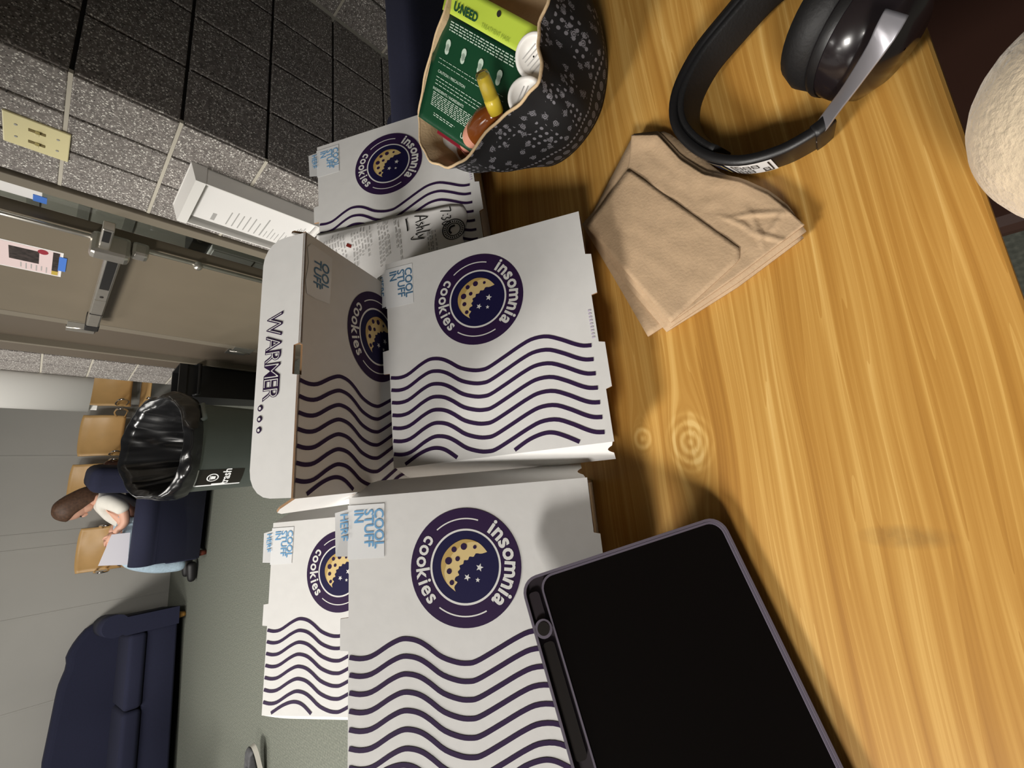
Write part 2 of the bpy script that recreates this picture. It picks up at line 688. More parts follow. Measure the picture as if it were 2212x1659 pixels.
# reveal and the strip beyond the door are one plane, the niche behind the table is square to it
blockwall('wall_right', 'speckled block wall beside the door with a cream plate on it', WR, [-0.476, -0.331, -0.186, -0.004], 0.2, 2.3)
blockwall('wall_left', 'strip of speckled block wall beyond the door behind the bin', WR, [1.735, 1.93, 2.14], 0.2, 2.2)
WN = frame_m(CN + AB * 0.779, -AB, Vector((0.3633, -0.9317, 0)))
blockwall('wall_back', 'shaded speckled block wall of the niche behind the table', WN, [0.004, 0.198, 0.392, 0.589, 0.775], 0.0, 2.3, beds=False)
WE = frame_m(CN + AB * 0.775 - SB * 1.08, SB, NL)
blockwall('wall_near', 'speckled block wall at the right end of the niche', WE, [0.0, 0.195, 0.39, 0.59, 0.786, 0.931, 1.076], 0.0, 2.3)
# unseen slab added above; it keeps the front lamp off the niche wall
bm = bmesh.new()
box(bm, -1.15, 1.5, -0.32, 1.45, 2.0, 2.1)
tag(finish('light_blocker', bm, M_wall), 'added unseen slab that shades the niche wall', 'light_blocker', kind='structure')
# far grey wall
FW = Vector((-3.27, 5.5, 0))
WF = frame_m(FW, -AB, Vector((0.3633, -0.9317, 0)))
bm = bmesh.new()
box(bm, -5.5, 5, -0.15, 0, 0, 2.7)
wf = finish('wall_far', bm, M_wall)
wf.matrix_world = WF
tag(wf, 'smooth grey painted wall behind the sofa and wooden chairs', 'wall', kind='structure')
for xx in (1.15, 0.35, -0.42, -1.02, -1.16, -1.9, -3.1):
    b2 = bmesh.new()
    box(b2, xx - 0.01, xx + 0.01, 0.0, 0.004, 0, 2.7, bev=0.0015)
    finish('panel_strip', b2, M_wall, wf)

# ------------------------------------------------------------------ door, frame, side light (all in the plane of the right wall)


def wpart(name, m, x0, x1, y0, y1, z0, z1, parent, bev=0.003):
    b2 = bmesh.new()
    box(b2, x0, x1, y0, y1, z0, z1, bev=bev)
    return finish(name, b2, m, parent)


tr = empty('trim_1', 'taupe painted steel door frame set in the block wall', 'door frame')
tr['kind'] = 'structure'
tr.matrix_world = WR
wpart('right_jamb', M_frame, 0.0, 0.045, -0.12, 0.012, 0, 2.15, tr)
wpart('left_jamb', M_dframe, 1.245, 1.56, -0.14, -0.03, 0, 2.15, tr)
wpart('left_stop', M_dframe, 1.56, 1.72, -0.12, 0.0, 0, 2.15, tr)
wpart('left_bead', M_frame, 1.552, 1.572, -0.12, 0.006, 0, 2.15, tr)
wpart('dark_rebate', M_gap, 1.17, 1.25, -0.10, -0.045, 0, 2.15, tr, 0)
wpart('head_jamb', M_frame, 0.0, 1.72, -0.12, 0.012, 2.15, 2.25, tr)
wn = empty('window_1', 'narrow glazed side light between door and speckled wall', 'window')
wn['kind'] = 'structure'
wn.matrix_world = WR
wpart('glass_pane', M_glass, 0.045, 0.215, -0.045, -0.039, 0.05, 2.15, wn, 0)
wpart('bottom_rail', M_frame, 0.045, 0.21, -0.06, -0.02, 0, 0.1, wn)
dr = empty('door_1', 'taupe painted steel exit door with crash bar', 'door')
dr['kind'] = 'structure'
dr.matrix_world = WR
wpart('door_leaf', M_door, 0.225, 1.12, -0.045, 0.0, 0.01, 2.14, dr)
wpart('hinge_stile', M_frame, 1.12, 1.178, -0.045, 0.002, 0.01, 2.14, dr)
for zz in (1.068, 0.37, 1.85):
    h = wpart('hinge', M_steel, 1.128, 1.2, -0.02, 0.006, zz - 0.052, zz + 0.052, dr, 0.001)
    wpart('hinge_leaf', M_steel, 1.245, 1.345, -0.032, -0.024, zz - 0.052, zz + 0.052, h, 0.001)
    b2 = bmesh.new()
    tube(b2, [(1.222, -0.004, zz - 0.054), (1.222, -0.004, zz + 0.054)], 0.009, 10)
    finish('hinge_pin', b2, M_steel, h, True)
b2 = bmesh.new()
tube(b2, [(0.218, 0.018, 0.3), (0.218, 0.018, 2.1)], 0.0085, 10)
rd = finish('latch_rod', b2, M_steel, dr, True)
b2 = bmesh.new()
ell(b2, (0.218, 0.024, 0.80), (0.016, 0.018, 0.016))
finish('rod_guide', b2, M_steel, rd, True)
# crash bar
eb = wpart('exit_bar', M_steel, 0.235, 0.97, 0.025, 0.072, 1.018, 1.062, dr, 0.006)
wpart('black_insert', M_blackpl, 0.265, 0.52, 0.070, 0.0735, 1.026, 1.054, eb, 0)
wpart('end_plate', M_steel, 0.64, 0.80, 0.070, 0.0745, 1.022, 1.058, eb, 0.001)
wpart('seam', M_gap, 0.80, 0.806, 0.07, 0.0755, 1.02, 1.06, eb, 0)
wpart('end_cap', M_blackpl, 0.968, 1.03, 0.0, 0.073, 1.016, 1.064, eb, 0.004)
b2 = bmesh.new()
tube(b2, [(0.60, 0.07, 1.04), (0.60, 0.0745, 1.04)], 0.006, 10)
finish('screw_head', b2, M_gap, eb)
b2 = bmesh.new()
box(b2, 0.19, 0.25, 0.0, 0.085, 1.0, 1.105, bev=0.014)
box(b2, 0.195, 0.245, 0.0, 0.055, 0.95, 1.0, bev=0.012)
finish('latch_housing', b2, M_steel, eb, False)
b2 = bmesh.new()
box(b2, 0.062, 0.192, 0.03, 0.065, 1.055, 1.085, bev=0.004)
eb2 = finish('bar_extension', b2, M_steel, eb)
wpart('black_grip', M_blackpl, 0.072, 0.142, 0.063, 0.067, 1.062, 1.08, dr, 0)

# vestibule behind the glass
bm = bmesh.new()
box(bm, -0.5, 3.2, -1.0, -0.85, 0, 2.4)
vb = finish('wall_right_outer', bm, mat('vestibule_grey', (176, 172, 162), 0.5))
vb.matrix_world = WR
tag(vb, 'grey vestibule wall seen through the narrow side light', 'wall', kind='structure')
for zz in (0.9, 1.1, 1.3, 1.5, 1.7):
    wpart('grey_band', mat('band_grey', (140, 138, 130), 0.5), -0.5, 3.2, -0.852, -0.845, zz, zz + 0.05, vb, 0)  # plain grey bands running along the vestibule wall
wc = empty('utility_cabinet', 'small white cabinet door seen through the glazed side light', 'cabinet')
wc.matrix_world = WR
pv = wpart('cabinet_body', M_whitepl, 0.95, 1.16, -0.80, -0.50, 0.0, 0.612, wc, 0.004)
wpart('cabinet_door', M_whitepl, 0.96, 1.15, -0.50, -0.494, 0.30, 0.60, wc, 0.002)
wpart('door_slot', M_gap, 0.96, 1.15, -0.50, -0.4935, 0.385, 0.393, wc, 0)
bk = wpart('dark_console', M_blackpl, 0.95, 1.16, -0.78, -0.52, 0.614, 0.70, None, 0.004)
bk.matrix_world = WR
tag(bk, 'dark box lying on the white cabinet behind the side light', 'box')

# flyers taped to the door and glass


def flyer(name, label, x0, x1, z0, z1, y, build):
    o = empty(name, label, 'flyer')
    o.matrix_world = WR @ Matrix.Translation((0, y, 0))
    b2 = bmesh.new()
    box(b2, x0, x1, 0.0005, 0.0012, z0, z1)
    finish('sheet', b2, M_paper, o)
    build(o)
    return o


def rect(bm, x0, x1, z0, z1, y, mi=0):
    face(bm, [(x1, y, z0), (x0, y, z0), (x0, y, z1), (x1, y, z1)], mi)


M_pink = mat('pale_pink_ink', (226, 205, 204), 0.5)
M_photo = mat('dark_photo_ink', (52, 44, 42), 0.4, noise=0.7, scale=60)
M_red = mat('dark_red_ink', (150, 40, 55), 0.5)
M_gold = mat('gold_ink', (190, 165, 70), 0.5)


def fb(o):
    b2 = bmesh.new()
    rect(b2, 0.437, 0.638, 1.169, 1.52, 0.0016, 0)
    finish('pink_print', b2, M_pink, o)
    b2 = bmesh.new()
    rect(b2, 0.462, 0.565, 1.222, 1.295, 0.002, 0)
    finish('photo_print', b2, M_photo, o)
    b2 = bmesh.new()
    rect(b2, 0.44, 0.60, 1.171, 1.188, 0.002, 0)
    finish('dark_band', b2, M_photo, o)
    b2 = bmesh.new()
    rect(b2, 0.60, 0.635, 1.171, 1.188, 0.002, 0)
    finish('gold_band', b2, M_gold, o)
    b2 = bmesh.new()
    lathe(b2, [(0.001, 0.0018), (0.019, 0.0022)], 20, Matrix.Translation((0.458, 0, 1.213)) @ Matrix.Rotation(-PI / 2, 4, 'X') @ Matrix.Scale(0.7, 4, (0, 1, 0)))
    finish('red_oval', b2, M_red, o)
    b2 = bmesh.new()
    for k in range(6):
        rect(b2, 0.58, 0.63 - 0.01 * (k % 2), 1.20 + k * 0.013, 1.203 + k * 0.013, 0.002)
    for k in range(5):
        rect(b2, 0.45, 0.62, 1.32 + k * 0.022, 1.33 + k * 0.022, 0.002)
    finish('text_lines', b2, M_greyink, o)
    wpart('tape_strip', M_tape, 0.465, 0.585, 0.001, 0.003, 1.152, 1.172, o, 0)


flyer('flyer', 'pale pink flyer with dark photo taped to the door above the crash bar', 0.43, 0.645, 1.162, 1.53, 0.0, fb)


def fb2(o):
    b2 = bmesh.new()
    for k in range(7):
        rect(b2, 0.112, 0.172 - 0.012 * (k % 3), 1.33 + k * 0.02, 1.334 + k * 0.02, 0.0016)
    finish('text_lines', b2, M_greyink, o)
    wpart('tape_strip', M_tape, 0.148, 0.185, 0.001, 0.003, 1.215, 1.245, o, 0)


flyer('flyer', 'plain white sheet held by blue tape on the side light glass', 0.103, 0.181, 1.226, 1.50, -0.039, fb2)

# cream plate
pl = empty('wall_plate', 'cream two gang plate with smudges on the speckled block wall', 'wall plate')
pl.matrix_world = WR
wpart('plate', M_cream, -0.264, -0.143, 0.0, 0.006, 1.178, 1.295, pl, 0.002)
for cx in (-0.228, -0.18):
    wpart('toggle_slot', mat('brown_smudge', (120, 105, 60), 0.7), cx - 0.004, cx + 0.006, 0.0055, 0.0075, 1.222, 1.252, pl, 0.0005)
    wpart('toggle', M_cream, cx - 0.004, cx + 0.004, 0.006, 0.016, 1.232, 1.240, pl, 0.001)
    for z in (1.2, 1.273):
        b2 = bmesh.new()
        tube(b2, [(cx, 0.006, z), (cx, 0.0075, z)], 0.003, 8)
        finish('screw', b2, M_greyink, pl)

# document holder
dh = empty('document_holder', 'white open wall tray with a printed notice beside the door', 'holder')
dh.matrix_world = WR
wpart('back_plate', M_whitepl, -0.345, -0.11, 0.0, 0.006, 0.56, 0.94, dh, 0.001)
wpart('side_wall', M_whitepl, -0.345, -0.339, 0.0, 0.055, 0.56, 0.915, dh, 0.001)
wpart('side_wall', M_whitepl, -0.116, -0.11, 0.0, 0.055, 0.56, 0.915, dh, 0.001)
b2 = bmesh.new()
prism(b2, [(0, 0.94), (0, 0.90), (0.057, 0.90), (0.057, 0.925)], -0.347, -0.108, M=Matrix(((0, 0, 1, 0), (1, 0, 0, 0), (0, 1, 0, 0), (0, 0, 0, 1))))
finish('top_cap', b2, M_whitepl, dh)
wpart('bottom_lip', M_whitepl, -0.345, -0.11, 0.0, 0.055, 0.556, 0.566, dh, 0.001)
b2 = bmesh.new()
box(b2, -0.337, -0.135, 0.036, 0.038, 0.572, 0.895)
nt_ = finish('notice_sheet', b2, M_paper, None)
nt_.matrix_world = WR
tag(nt_, 'white printed notice standing in the wall tray', 'notice')
b2 = bmesh.new()
TXM = lambda x, z, y=0.0386: Matrix(((-1, 0, 0, x), (0, 0, 1, y), (0, 1, 0, z), (0, 0, 0, 1)))
random.seed(3)
for k in range(6):
    box(b2, -0.20 - random.uniform(0.02, 0.05), -0.15, 0.0385, 0.0387, 0.80 - k * 0.017, 0.803 - k * 0.017)
box(b2, -0.26, -0.15, 0.0385, 0.0387, 0.697, 0.701)
for k in range(6):
    box(b2, -0.19 - random.uniform(0.0, 0.03), -0.15, 0.0385, 0.0387, 0.685 - k * 0.012, 0.687 - k * 0.012)
for k in range(7):
    box(b2, -0.29 + random.uniform(0.0, 0.03), -0.15, 0.0385, 0.0387, 0.607 - k * 0.0055, 0.6095 - k * 0.0055)
box(b2, -0.19, -0.15, 0.0385, 0.0387, 0.835, 0.846)
finish('printed_lines', b2, M_greyink, nt_)

# ------------------------------------------------------------------ table
tb = empty('table', 'orange pine table holding the cookie boxes and the tablet', 'table', tuple(TP0), TYAW)
TL, TR_, TD = -1.0, 0.39, 0.83
b2 = bmesh.new()
box(b2, TL, TR_, 0, TD, TZ - 0.03, TZ, bev=0.003)
finish('tabletop', b2, M_wood, tb)
b2 = bmesh.new()
for (x0, x1, y0, y1) in ((TL + .06, TR_ - .06, .05, .07), (TL + .06, TR_ - .06, TD - .07, TD - .05), (TL + .06, TL + .08, .05, TD - .05), (TR_ - .08, TR_ - .06, .05, TD - .05)):
    box(b2, x0, x1, y0, y1, TZ - 0.11, TZ - 0.03)
finish('apron', b2, M_woodside, tb)
for x in (TL + .07, TR_ - .07):
    for y in (.06, TD - .06):
        b2 = bmesh.new()
        box(b2, x - .03, x + .03, y - .03, y + .03, 0, TZ - 0.03, bev=0.004)
        finish('leg', b2, M_woodside, tb)

# ------------------------------------------------------------------ cookie boxes
BW, BD = 0.25, 0.96954 * 0.25
S1 = [(0.584, 0.005), (0.591, 0.047), (0.584, 0.094), (0.55, 0.16), (0.533, 0.206), (0.534, 0.242), (0.544, 0.276), (0.564, 0.31),
      (0.599, 0.359), (0.62, 0.416), (0.625, 0.457), (0.62, 0.49), (0.59, 0.558), (0.551, 0.642), (0.532, 0.699), (0.533, 0.76),
      (0.558, 0.818), (0.589, 0.873), (0.603, 0.907), (0.607, 0.939)]
LU, LV = 0.2924, 0.468


def P2(u, v, z=0.0):
    """lid coordinates (u from its right edge to the left, v from the far edge to the near) to lid space in metres"""
    return Vector((-u * BW, -v * BW, z))


def ribbon(bm, pts, wd, z, n=60, mi=0):
    c = catmull([(p[0], p[1], 0) for p in pts], n)
    prev = None
    for i in range(n):
        d = (c[min(i + 1, n - 1)] - c[max(i - 1, 0)]).normalized()
        q = Vector((-d.y, d.x, 0)) * wd / 2
        a, b = c[i] + q, c[i] - q
        cur = (bm.verts.new(P2(a.x, a.y, z)), bm.verts.new(P2(b.x, b.y, z)))
        if prev:
            f = bm.faces.new((prev[0], prev[1], cur[1], cur[0]))
            f.material_index = mi
            f.normal_update()
            if f.normal.z < 0:
                f.normal_flip()
        prev = cur


def disc(bm, u, v, r, z, mi, n=64, r0=0.0, a0=0.0, a1=2 * PI):
    full = abs(a1 - a0 - 2 * PI) < 1e-6
    m = n if full else n + 1
    an = [a0 + (a1 - a0) * i / n for i in range(m)]
    out = [bm.verts.new(P2(u + r * math.cos(a), v + r * math.sin(a), z)) for a in an]
    if r0 <= 0:
        bm.faces.new(out).material_index = mi
    else:
        inn = [bm.verts.new(P2(u + r0 * math.cos(a), v + r0 * math.sin(a), z)) for a in an]
        for i in range(n):
            j = (i + 1) % m
            bm.faces.new((inn[i], out[i], out[j], inn[j])).material_index = mi


def star(bm, u, v, r, z, mi, rot=0.0):
    bm.faces.new([bm.verts.new(P2(u + (r if k % 2 == 0 else r * 0.42) * math.cos(rot + k * PI / 5), v + (r if k % 2 == 0 else r * 0.42) * math.sin(rot + k * PI / 5), z)) for k in range(10)]).material_index = mi


# frame whose x axis reads along u and whose y axis points along v (text on the lid faces away from the viewer)
def lid_frame(u, v, z, rot=0.0):
    """rot: angle of the reading direction from +u towards +v"""
    ex = Vector((-math.cos(rot), -math.sin(rot), 0))
    ey = Vector((math.sin(rot), -math.cos(rot), 0))
    p = P2(u, v, z)
    return Matrix(((ex.x, ey.x, 0, p.x), (ex.y, ey.y, 0, p.y), (0, 0, 1, p.z), (0, 0, 0, 1)))


def arc_text(bm, s, rbase, spread, top, size, z, mi, bold):
    # place each letter by its own advance
    ws = []
    for ch in s:
        vs, fs = textmesh(ch, bold)
        ws.append(max(v.x for v in vs) - min(v.x for v in vs))
    gap = 0.17
    tot = sum(ws) + gap * (len(s) - 1)
    x = -tot / 2
    for ch, wd in zip(s, ws):
        t = (x + wd / 2) / tot * 2 * spread
        x += wd + gap
        if top:      # baseline circle, tops outwards; centre of the arc towards +v
            a = t
            u, v, rot = LU + rbase * math.sin(a), LV + rbase * math.cos(a), -a
        else:        # lower arc, tops towards the centre
            a = t
            u, v, rot = LU + rbase * math.sin(a), LV - rbase * math.cos(a), a
        text(bm, ch, lid_frame(u, v, z, rot), size, mi, bold)


def print_bm():
    """the round emblem"""
    b2 = bmesh.new()
    z = 0.0004
    disc(b2, LU, LV, 0.2156, z, 0, 72)
    disc(b2, LU, LV, 0.138, z + .0001, 2, 72)
    disc(b2, LU, LV, 0.130, z + .0002, 1, 72)
    disc(b2, LU, LV, 0.1785, z + .0001, 2, 16, 0.1735, math.radians(160), math.radians(217))
    disc(b2, LU, LV, 0.1785, z + .0001, 2, 16, 0.1735, math.radians(-38), math.radians(24))
    arc_text(b2, 'insomnia', 0.153, math.radians(52), True, 0.0205, z + .0002, 2, 0.030)
    arc_text(b2, 'cookies', 0.192, math.radians(41), False, 0.0185, z + .0002, 2, 0.024)
    outer = [(.246, .556), (.226, .541), (.209, .522), (.197, .494), (.194, .463), (.204, .433), (.22, .408), (.244, .386), (.273, .374), (.305, .374), (.336, .385), (.360, .403), (.379, .425)]
    inner = [(.362, .421), (.347, .434), (.340, .424), (.328, .428), (.322, .442), (.310, .437), (.300, .447), (.288, .445), (.283, .460), (.270, .464), (.270, .479), (.258, .486), (.260, .502), (.248, .512), (.251, .532)]
    n = 13
    io = catmull([(p[0], p[1], 0) for p in outer], 40)
    ii = catmull([(p[0], p[1], 0) for p in [outer[-1]] + inner + [outer[0]]][::-1], 40)
    for k in range(39):
        q = [io[k], io[k + 1], ii[k + 1], ii[k]]
        ps = [P2(p.x, p.y, z + .0003) for p in q]
        try:
            f = b2.faces.new([b2.verts.new(p) for p in ps])
            f.material_index = 3
            f.normal_update()
            if f.normal.z < 0:
                f.normal_flip()
        except ValueError:
            pass
        if 6 < k < 34:
            m1, m2 = io[k].lerp(ii[k], 0.34 * math.sin((k - 6) / 28 * PI)), io[k + 1].lerp(ii[k + 1], 0.34 * math.sin((k - 5) / 28 * PI))
            f = b2.faces.new([b2.verts.new(P2(p.x, p.y, z + .0004)) for p in (io[k], io[k + 1], m2, m1)])
            f.material_index = 4
            f.normal_update()
            if f.normal.z < 0:
                f.normal_flip()
    for (u, v, r) in ((.22, .466, .0125), (.225, .509, .007), (.228, .427, .0105), (.263, .439, .009), (.268, .403, .0135), (.306, .404, .010), (.347, .412, .009)):
        disc(b2, u, v, r, z + .0005, 0, 16)
    star(b2, .300, .523, .0155, z + .0003, 2, 0.3)
    star(b2, .332, .473, .0135, z + .0003, 2, 0.1)
    star(b2, .344, .513, .0095, z + .0003, 2, 0.5)
    return b2


def waves_bm():
    b2 = bmesh.new()
    for k in range(7):
        ribbon(b2, [(u + 0.0589 * k, v) for u, v in S1], 0.0158, 0.0004)
    ribbon(b2, [(.988, .060), (.954, .126), (.937, .179), (.936, .222), (.951, .263), (.988, .312)], 0.0158, 0.0004, 24)
    ribbon(b2, [(.986, .570), (.952, .635), (.935, .696), (.937, .74), (.957, .787), (.986, .838)], 0.0158, 0.0004, 24)
    return b2


def fold_slab(bm, pts3, t, mi_top=0, mi_edge=1):
    """a flat card given by its outline (3-D points in one plane), with thickness t behind it"""
    n = (pts3[1] - pts3[0]).cross(pts3[2] - pts3[0]).normalized()
    a = [bm.verts.new(p) for p in pts3]
    b = [bm.verts.new(p - n * t) for p in pts3]
    bm.faces.new(a).material_index = mi_top
    bm.faces.new(b[::-1]).material_index = mi_top
    k = len(a)
    for i in range(k):
        bm.faces.new((b[i], b[(i + 1) % k], a[(i + 1) % k], a[i])).material_index = mi_edge


D1 = 0.96954
TH = 0.0022


def lid_outline(tab=True):
    far = [(0, 0)] + ([(.447, 0), (.450, -.033), (.560, -.033), (.563, 0)] if tab else [(.45, 0), (.45, .012), (.565, .012), (.565, 0)]) + [(1, 0)]
    near = [(1, D1), (.793, D1), (.785, D1 + .024), (.602, D1 + .024), (.596, D1), (.392, D1), (.387, D1 + .024), (.211, D1 + .024), (.205, D1), (0, D1)]
    return far + near


def side_flap(u, sg, ang, L=0.135):
    """flap hinged on a side edge; ang 0 = flat with the lid, 90 = square to it"""
    c, s = math.cos(math.radians(ang)), math.sin(math.radians(ang))
    prof = [(.010, 0), (.022, L * .62), (.040, L * .86), (.075, L), (D1 - .012, L)]
    # relief notch by the hinge
    prof += [(D1 - .012, L * .62)] + [(D1 - .012 - .020 * math.sin(PI * k / 6), L * (.62 - .42 * k / 6)) for k in range(1, 6)] + [(D1 - .012, L * .2), (D1 - .006, 0)]
    pts = [Vector((-(u + sg * d * c) * BW, -v * BW, -d * s * BW)) for v, d in prof]
    return pts


def front_flap(ang, L):
    c, s = math.cos(math.radians(ang)), math.sin(math.radians(ang))
    r = 0.10
    out = [(.004, 0), (.004, L - r)] + [(.004 + r * (1 - math.cos(a)), L - r + r * math.sin(a)) for a in (PI / 10, PI / 5, 3 * PI / 10, 2 * PI / 5, PI / 2)]
    out += [(1 - u, d) for u, d in out[::-1]]
    out += [(.566, 0), (.566, -.0), (.56, .03), (.45, .03), (.444, 0)]
    return [Vector((-u * BW, d * c * BW, -d * s * BW)) for u, d in out], c, s


BOXES = {
    'B': ((0.11994, 0.49272, -0.26315), (0.35809, 0.43223, -0.02351)),
    'A': ((-0.1431, 0.40352, -0.21938), (0.34229, 0.64036, 0.0046)),
    'D': ((-0.26904, 0.67695, -0.25218), (0.36066, 0.49457, 0.03324)),
    'E': ((0.31752, 0.72854, -0.24134), (0.43324, 0.53794, -0.00411)),
    'C': ((0.11159, 0.44175, -0.14871), (0.28084, 2.0003, 0.0138)),
}
LABELS = {
    'B': 'white cookie box in the middle, in front of the open box',
    'A': 'white cookie box partly covered by the black tablet',
    'D': 'white cookie box farthest left, half hidden behind the box under the tablet',
    'E': 'white cookie box with a long receipt lying on its lid',
    'C': 'open white cookie box with raised lid and flap lettered WARMER',
}


def box_matrix(k):
    p, (yaw, pit, rol) = BOXES[k]
    R = Matrix.Rotation(yaw, 4, 'Z') @ Matrix.Rotation(pit, 4, 'X') @ Matrix.Rotation(rol, 4, 'Y')
    return Matrix.Translation(Vector(p) + Vector((0, 0, CAMZ))) @ R


MESH = {}
for k in 'BADEC':
    LM = box_matrix(k)
    yaw = BOXES[k][1][0]
    h1 = LM @ P2(0, D1)
    h0 = LM @ P2(1, D1)
    hx = (h1 - h0)
    hx.z = 0
    hx.normalize()
    hf = Vector((-hx.y, hx.x, 0))
    base = (h0 + h1) / 2
    base.z = TZ
    root = empty('cookie_box', LABELS[k], 'box', tuple(base), math.atan2(hx.y, hx.x), 'white cookie boxes on the table')
    RMI = root.matrix_basis.inverted()
    # ---- tray of the box
    hz = (h0.z + h1.z) / 2
    g = lambda a, d, z: (RMI @ (base + hx * a + hf * d + Vector((0, 0, z - TZ))))
    hw = BW / 2 - 0.003
    ins = 0.026
    zb, zt = TZ + 0.0012, hz - 0.003
    b2 = bmesh.new()
    c = {}
    for nm, (a, d, z) in dict(nl=(-hw, .001, zt), nr=(hw, .001, zt), bl=(-hw, ins, zb), br=(hw, ins, zb), fl=(-hw, BD, zb), fr=(hw, BD, zb), tl=(-hw, BD, zt), tr=(hw, BD, zt)).items():
        c[nm] = g(a, d, z)

    def card(*names):
        fold_slab(b2, [c[n] for n in names], TH)
    card('nr', 'nl', 'bl', 'br')
    card('bl', 'fl', 'fr', 'br')
    card('nl', 'tl', 'fl', 'bl')
    card('tr', 'nr', 'br', 'fr')
    card('tl', 'tr', 'fr', 'fl')
    finish('tray', b2, [M_white, M_kraft], root)
    # ---- lid
    b2 = bmesh.new()
    prism(b2, [tuple(P2(u, v).xy) for u, v in lid_outline(k != 'C')], -TH, 0, mi=0, side=1)
    lid = finish('lid', b2, [M_white, M_kraft], root)
    lid.matrix_local = RMI @ LM
    for (u, sg, ang) in ((0, -1, 62 if k != 'C' else 66), (1, 1, 62 if k != 'C' else 66)):
        b2 = bmesh.new()
        p = side_flap(u, sg, ang)
        fold_slab(b2, p if sg > 0 else p[::-1], TH)
        f = finish('side_flap', b2, [M_white, M_kraft], lid)
    b2 = bmesh.new()
    p, fc, fs = front_flap(90 if k == 'C' else 84, 0.2)
    if k == 'C':
        fold_slab(b2, p[::-1], TH)
    else:
        fold_slab(b2, p[::-1], TH)
    ff = finish('front_flap', b2, [M_white, M_kraft], lid)
    if k == 'C':
        # lettering on the outside of the flap
        for bold, mi, dz, nm in ((0.032, 0, 0.0005, 'ink'),):
            b3 = bmesh.new()
            FMX = lambda u, d, z: Matrix(((-1, 0, 0, -u * BW), (0, -fc, fs, d * fc * BW + z * fs), (0, fs, fc, -d * fs * BW + z * fc), (0, 0, 0, 1)))
            # per letter: fat purple stroke with a thin white line inside
            s = 'WARMER'
            x = 0.312
            for ch in s:
                vs, fc_ = textmesh(ch, 0.0)
                wd = (max(v.x for v in vs) - min(v.x for v in vs)) * 0.0255 * 0.85 / BW + 0.0015
                text(b3, ch, FMX(x + wd / 2, 0.158, 0.0006), 0.0255, 0, 0.022, 0.85)
                text(b3, ch, FMX(x + wd / 2, 0.158, 0.0009), 0.0255, 1, -0.028, 0.85)
                x += wd
            for q in range(4 - 1):
                for rr, mi2, dz2 in ((0.0115, 0, .0006), (0.0058, 1, .0009)):
                    b3.faces.new([b3.verts.new(FMX(x + 0.024 + q * 0.040, 0.168, dz2) @ Vector((rr * BW * math.cos(a), rr * BW * math.sin(a), 0))) for a in [2 * PI * t / 14 for t in range(14)]]).material_index = mi2
            finish('flap_lettering', b3, [M_purple, M_inkwhite], lid)
    # ---- print, shared between the boxes
    if 'e' not in MESH:
        a = finish('emblem_print', print_bm(), [M_purple, M_navyink, M_inkwhite, M_tan, M_tan2], lid)
        b = finish('wave_print', waves_bm(), [M_purple], lid)
        MESH['e'], MESH['w'] = a, b
    else:
        for q in 'ew':
            o = MESH[q].copy()
            COL.objects.link(o)
            o.parent = lid
            o.matrix_local = Matrix()
    # faint offset dashes near the hinge
    b3 = bmesh.new()
    for q in range(9):
        u0 = .455 + q * .0145
        face(b3, [P2(u0, .945, .0004), P2(u0, .957, .0004), P2(u0 + .008, .957, .0004), P2(u0 + .008, .945, .0004)])
    finish('faint_marks', b3, [M_lilac], lid)
    # ---- seal sticker over the front edge
    b3 = bmesh.new()
    z = 0.0005
    torn = (k == 'C')
    if torn:
        out = [(.040, .148), (.245, .142), (.252, .06), (.246, .018), (.20, .010), (.12, .022), (.06, .012), (.035, .03)]
    else:
        out = [(.032, .150), (.238, .146), (.236, -.004), (.030, -.004)]
    vs_ = [b3.verts.new(P2(u, v, z)) for u, v in out]
    f = b3.faces.new(vs_)
    f.normal_update()
    if f.normal.z < 0:
        f.normal_flip()
    if not torn:
        # tongue of the sticker hanging over the edge
        lift = {'E': .002, 'A': .002, 'B': -.004, 'D': .002}[k]
        q0, q1 = (.045, .225)
        a = [P2(q0, -.004, z), P2(q1, -.004, z), P2(q1 - .004, -.050, z + lift), P2(q0 + .01, -.056, z + lift * .7)]
        f = b3.faces.new([b3.verts.new(p) for p in a])
        f.normal_update()
        if f.normal.z < 0:
            f.normal_flip()
    ink = 1
    zz = z + .0004
    lines = (('COOL', .093, .052), ('STUFF', .050, .052)) if torn else (('COOL', .108, .052), ('STUFF', .066, .052), ('IN', .024, .052))
    for s, v, u in lines:
        if torn:
            s = s[1:]
            u = .085
        text(b3, s, lid_frame(u, v, zz), 0.0136, ink, 0.018, 0.98, center=False)
    if not torn:
        text(b3, 'HERE', Matrix.Translation((0, 0, lift * .35)) @ lid_frame(.062, -.034, zz), 0.0115, ink, 0.012, 1.0, center=False)
    finish('seal_sticker', b3, [M_sticker, M_blue2 if k in 'CB' else M_blue], lid)

# ------------------------------------------------------------------ receipt on the lid of the right-hand box
EM = box_matrix('E')
rc = empty('receipt', 'long white receipt with handwriting draped over a cookie box lid', 'receipt', tuple(EM @ P2(.8, .4)))


def rz(u, v):
    s = (u - .66) / .34
    return .0012 + .006 * max(0, math.sin(s * 5 + v * 3)) * (0.3 + 0.7 * abs(math.sin(v * 9))) * min(1, s * 4 + .1) + .004 * max(0, .25 - v)


def rp(u, v, dz=0.0):
    return EM @ P2(u, v, rz(u, v) + dz)


b2 = bmesh.new()


def rfn(a, t):
    v = -.012 + t * (.893 + .02 * math.sin(a * 9))
    u0 = .650 + .066 * max(0, v)
    if t > .93:
        u0 += (t - .93) * .25
    return rp(u0 + a * .40, v)


grid(b2, rfn, 18, 40)
sh = finish('paper_strip', b2, M_paper, None, True)
sh.parent = rc
sh.matrix_local = rc.matrix_basis.inverted()
solid(sh, 0.0002)
b3 = bmesh.new()


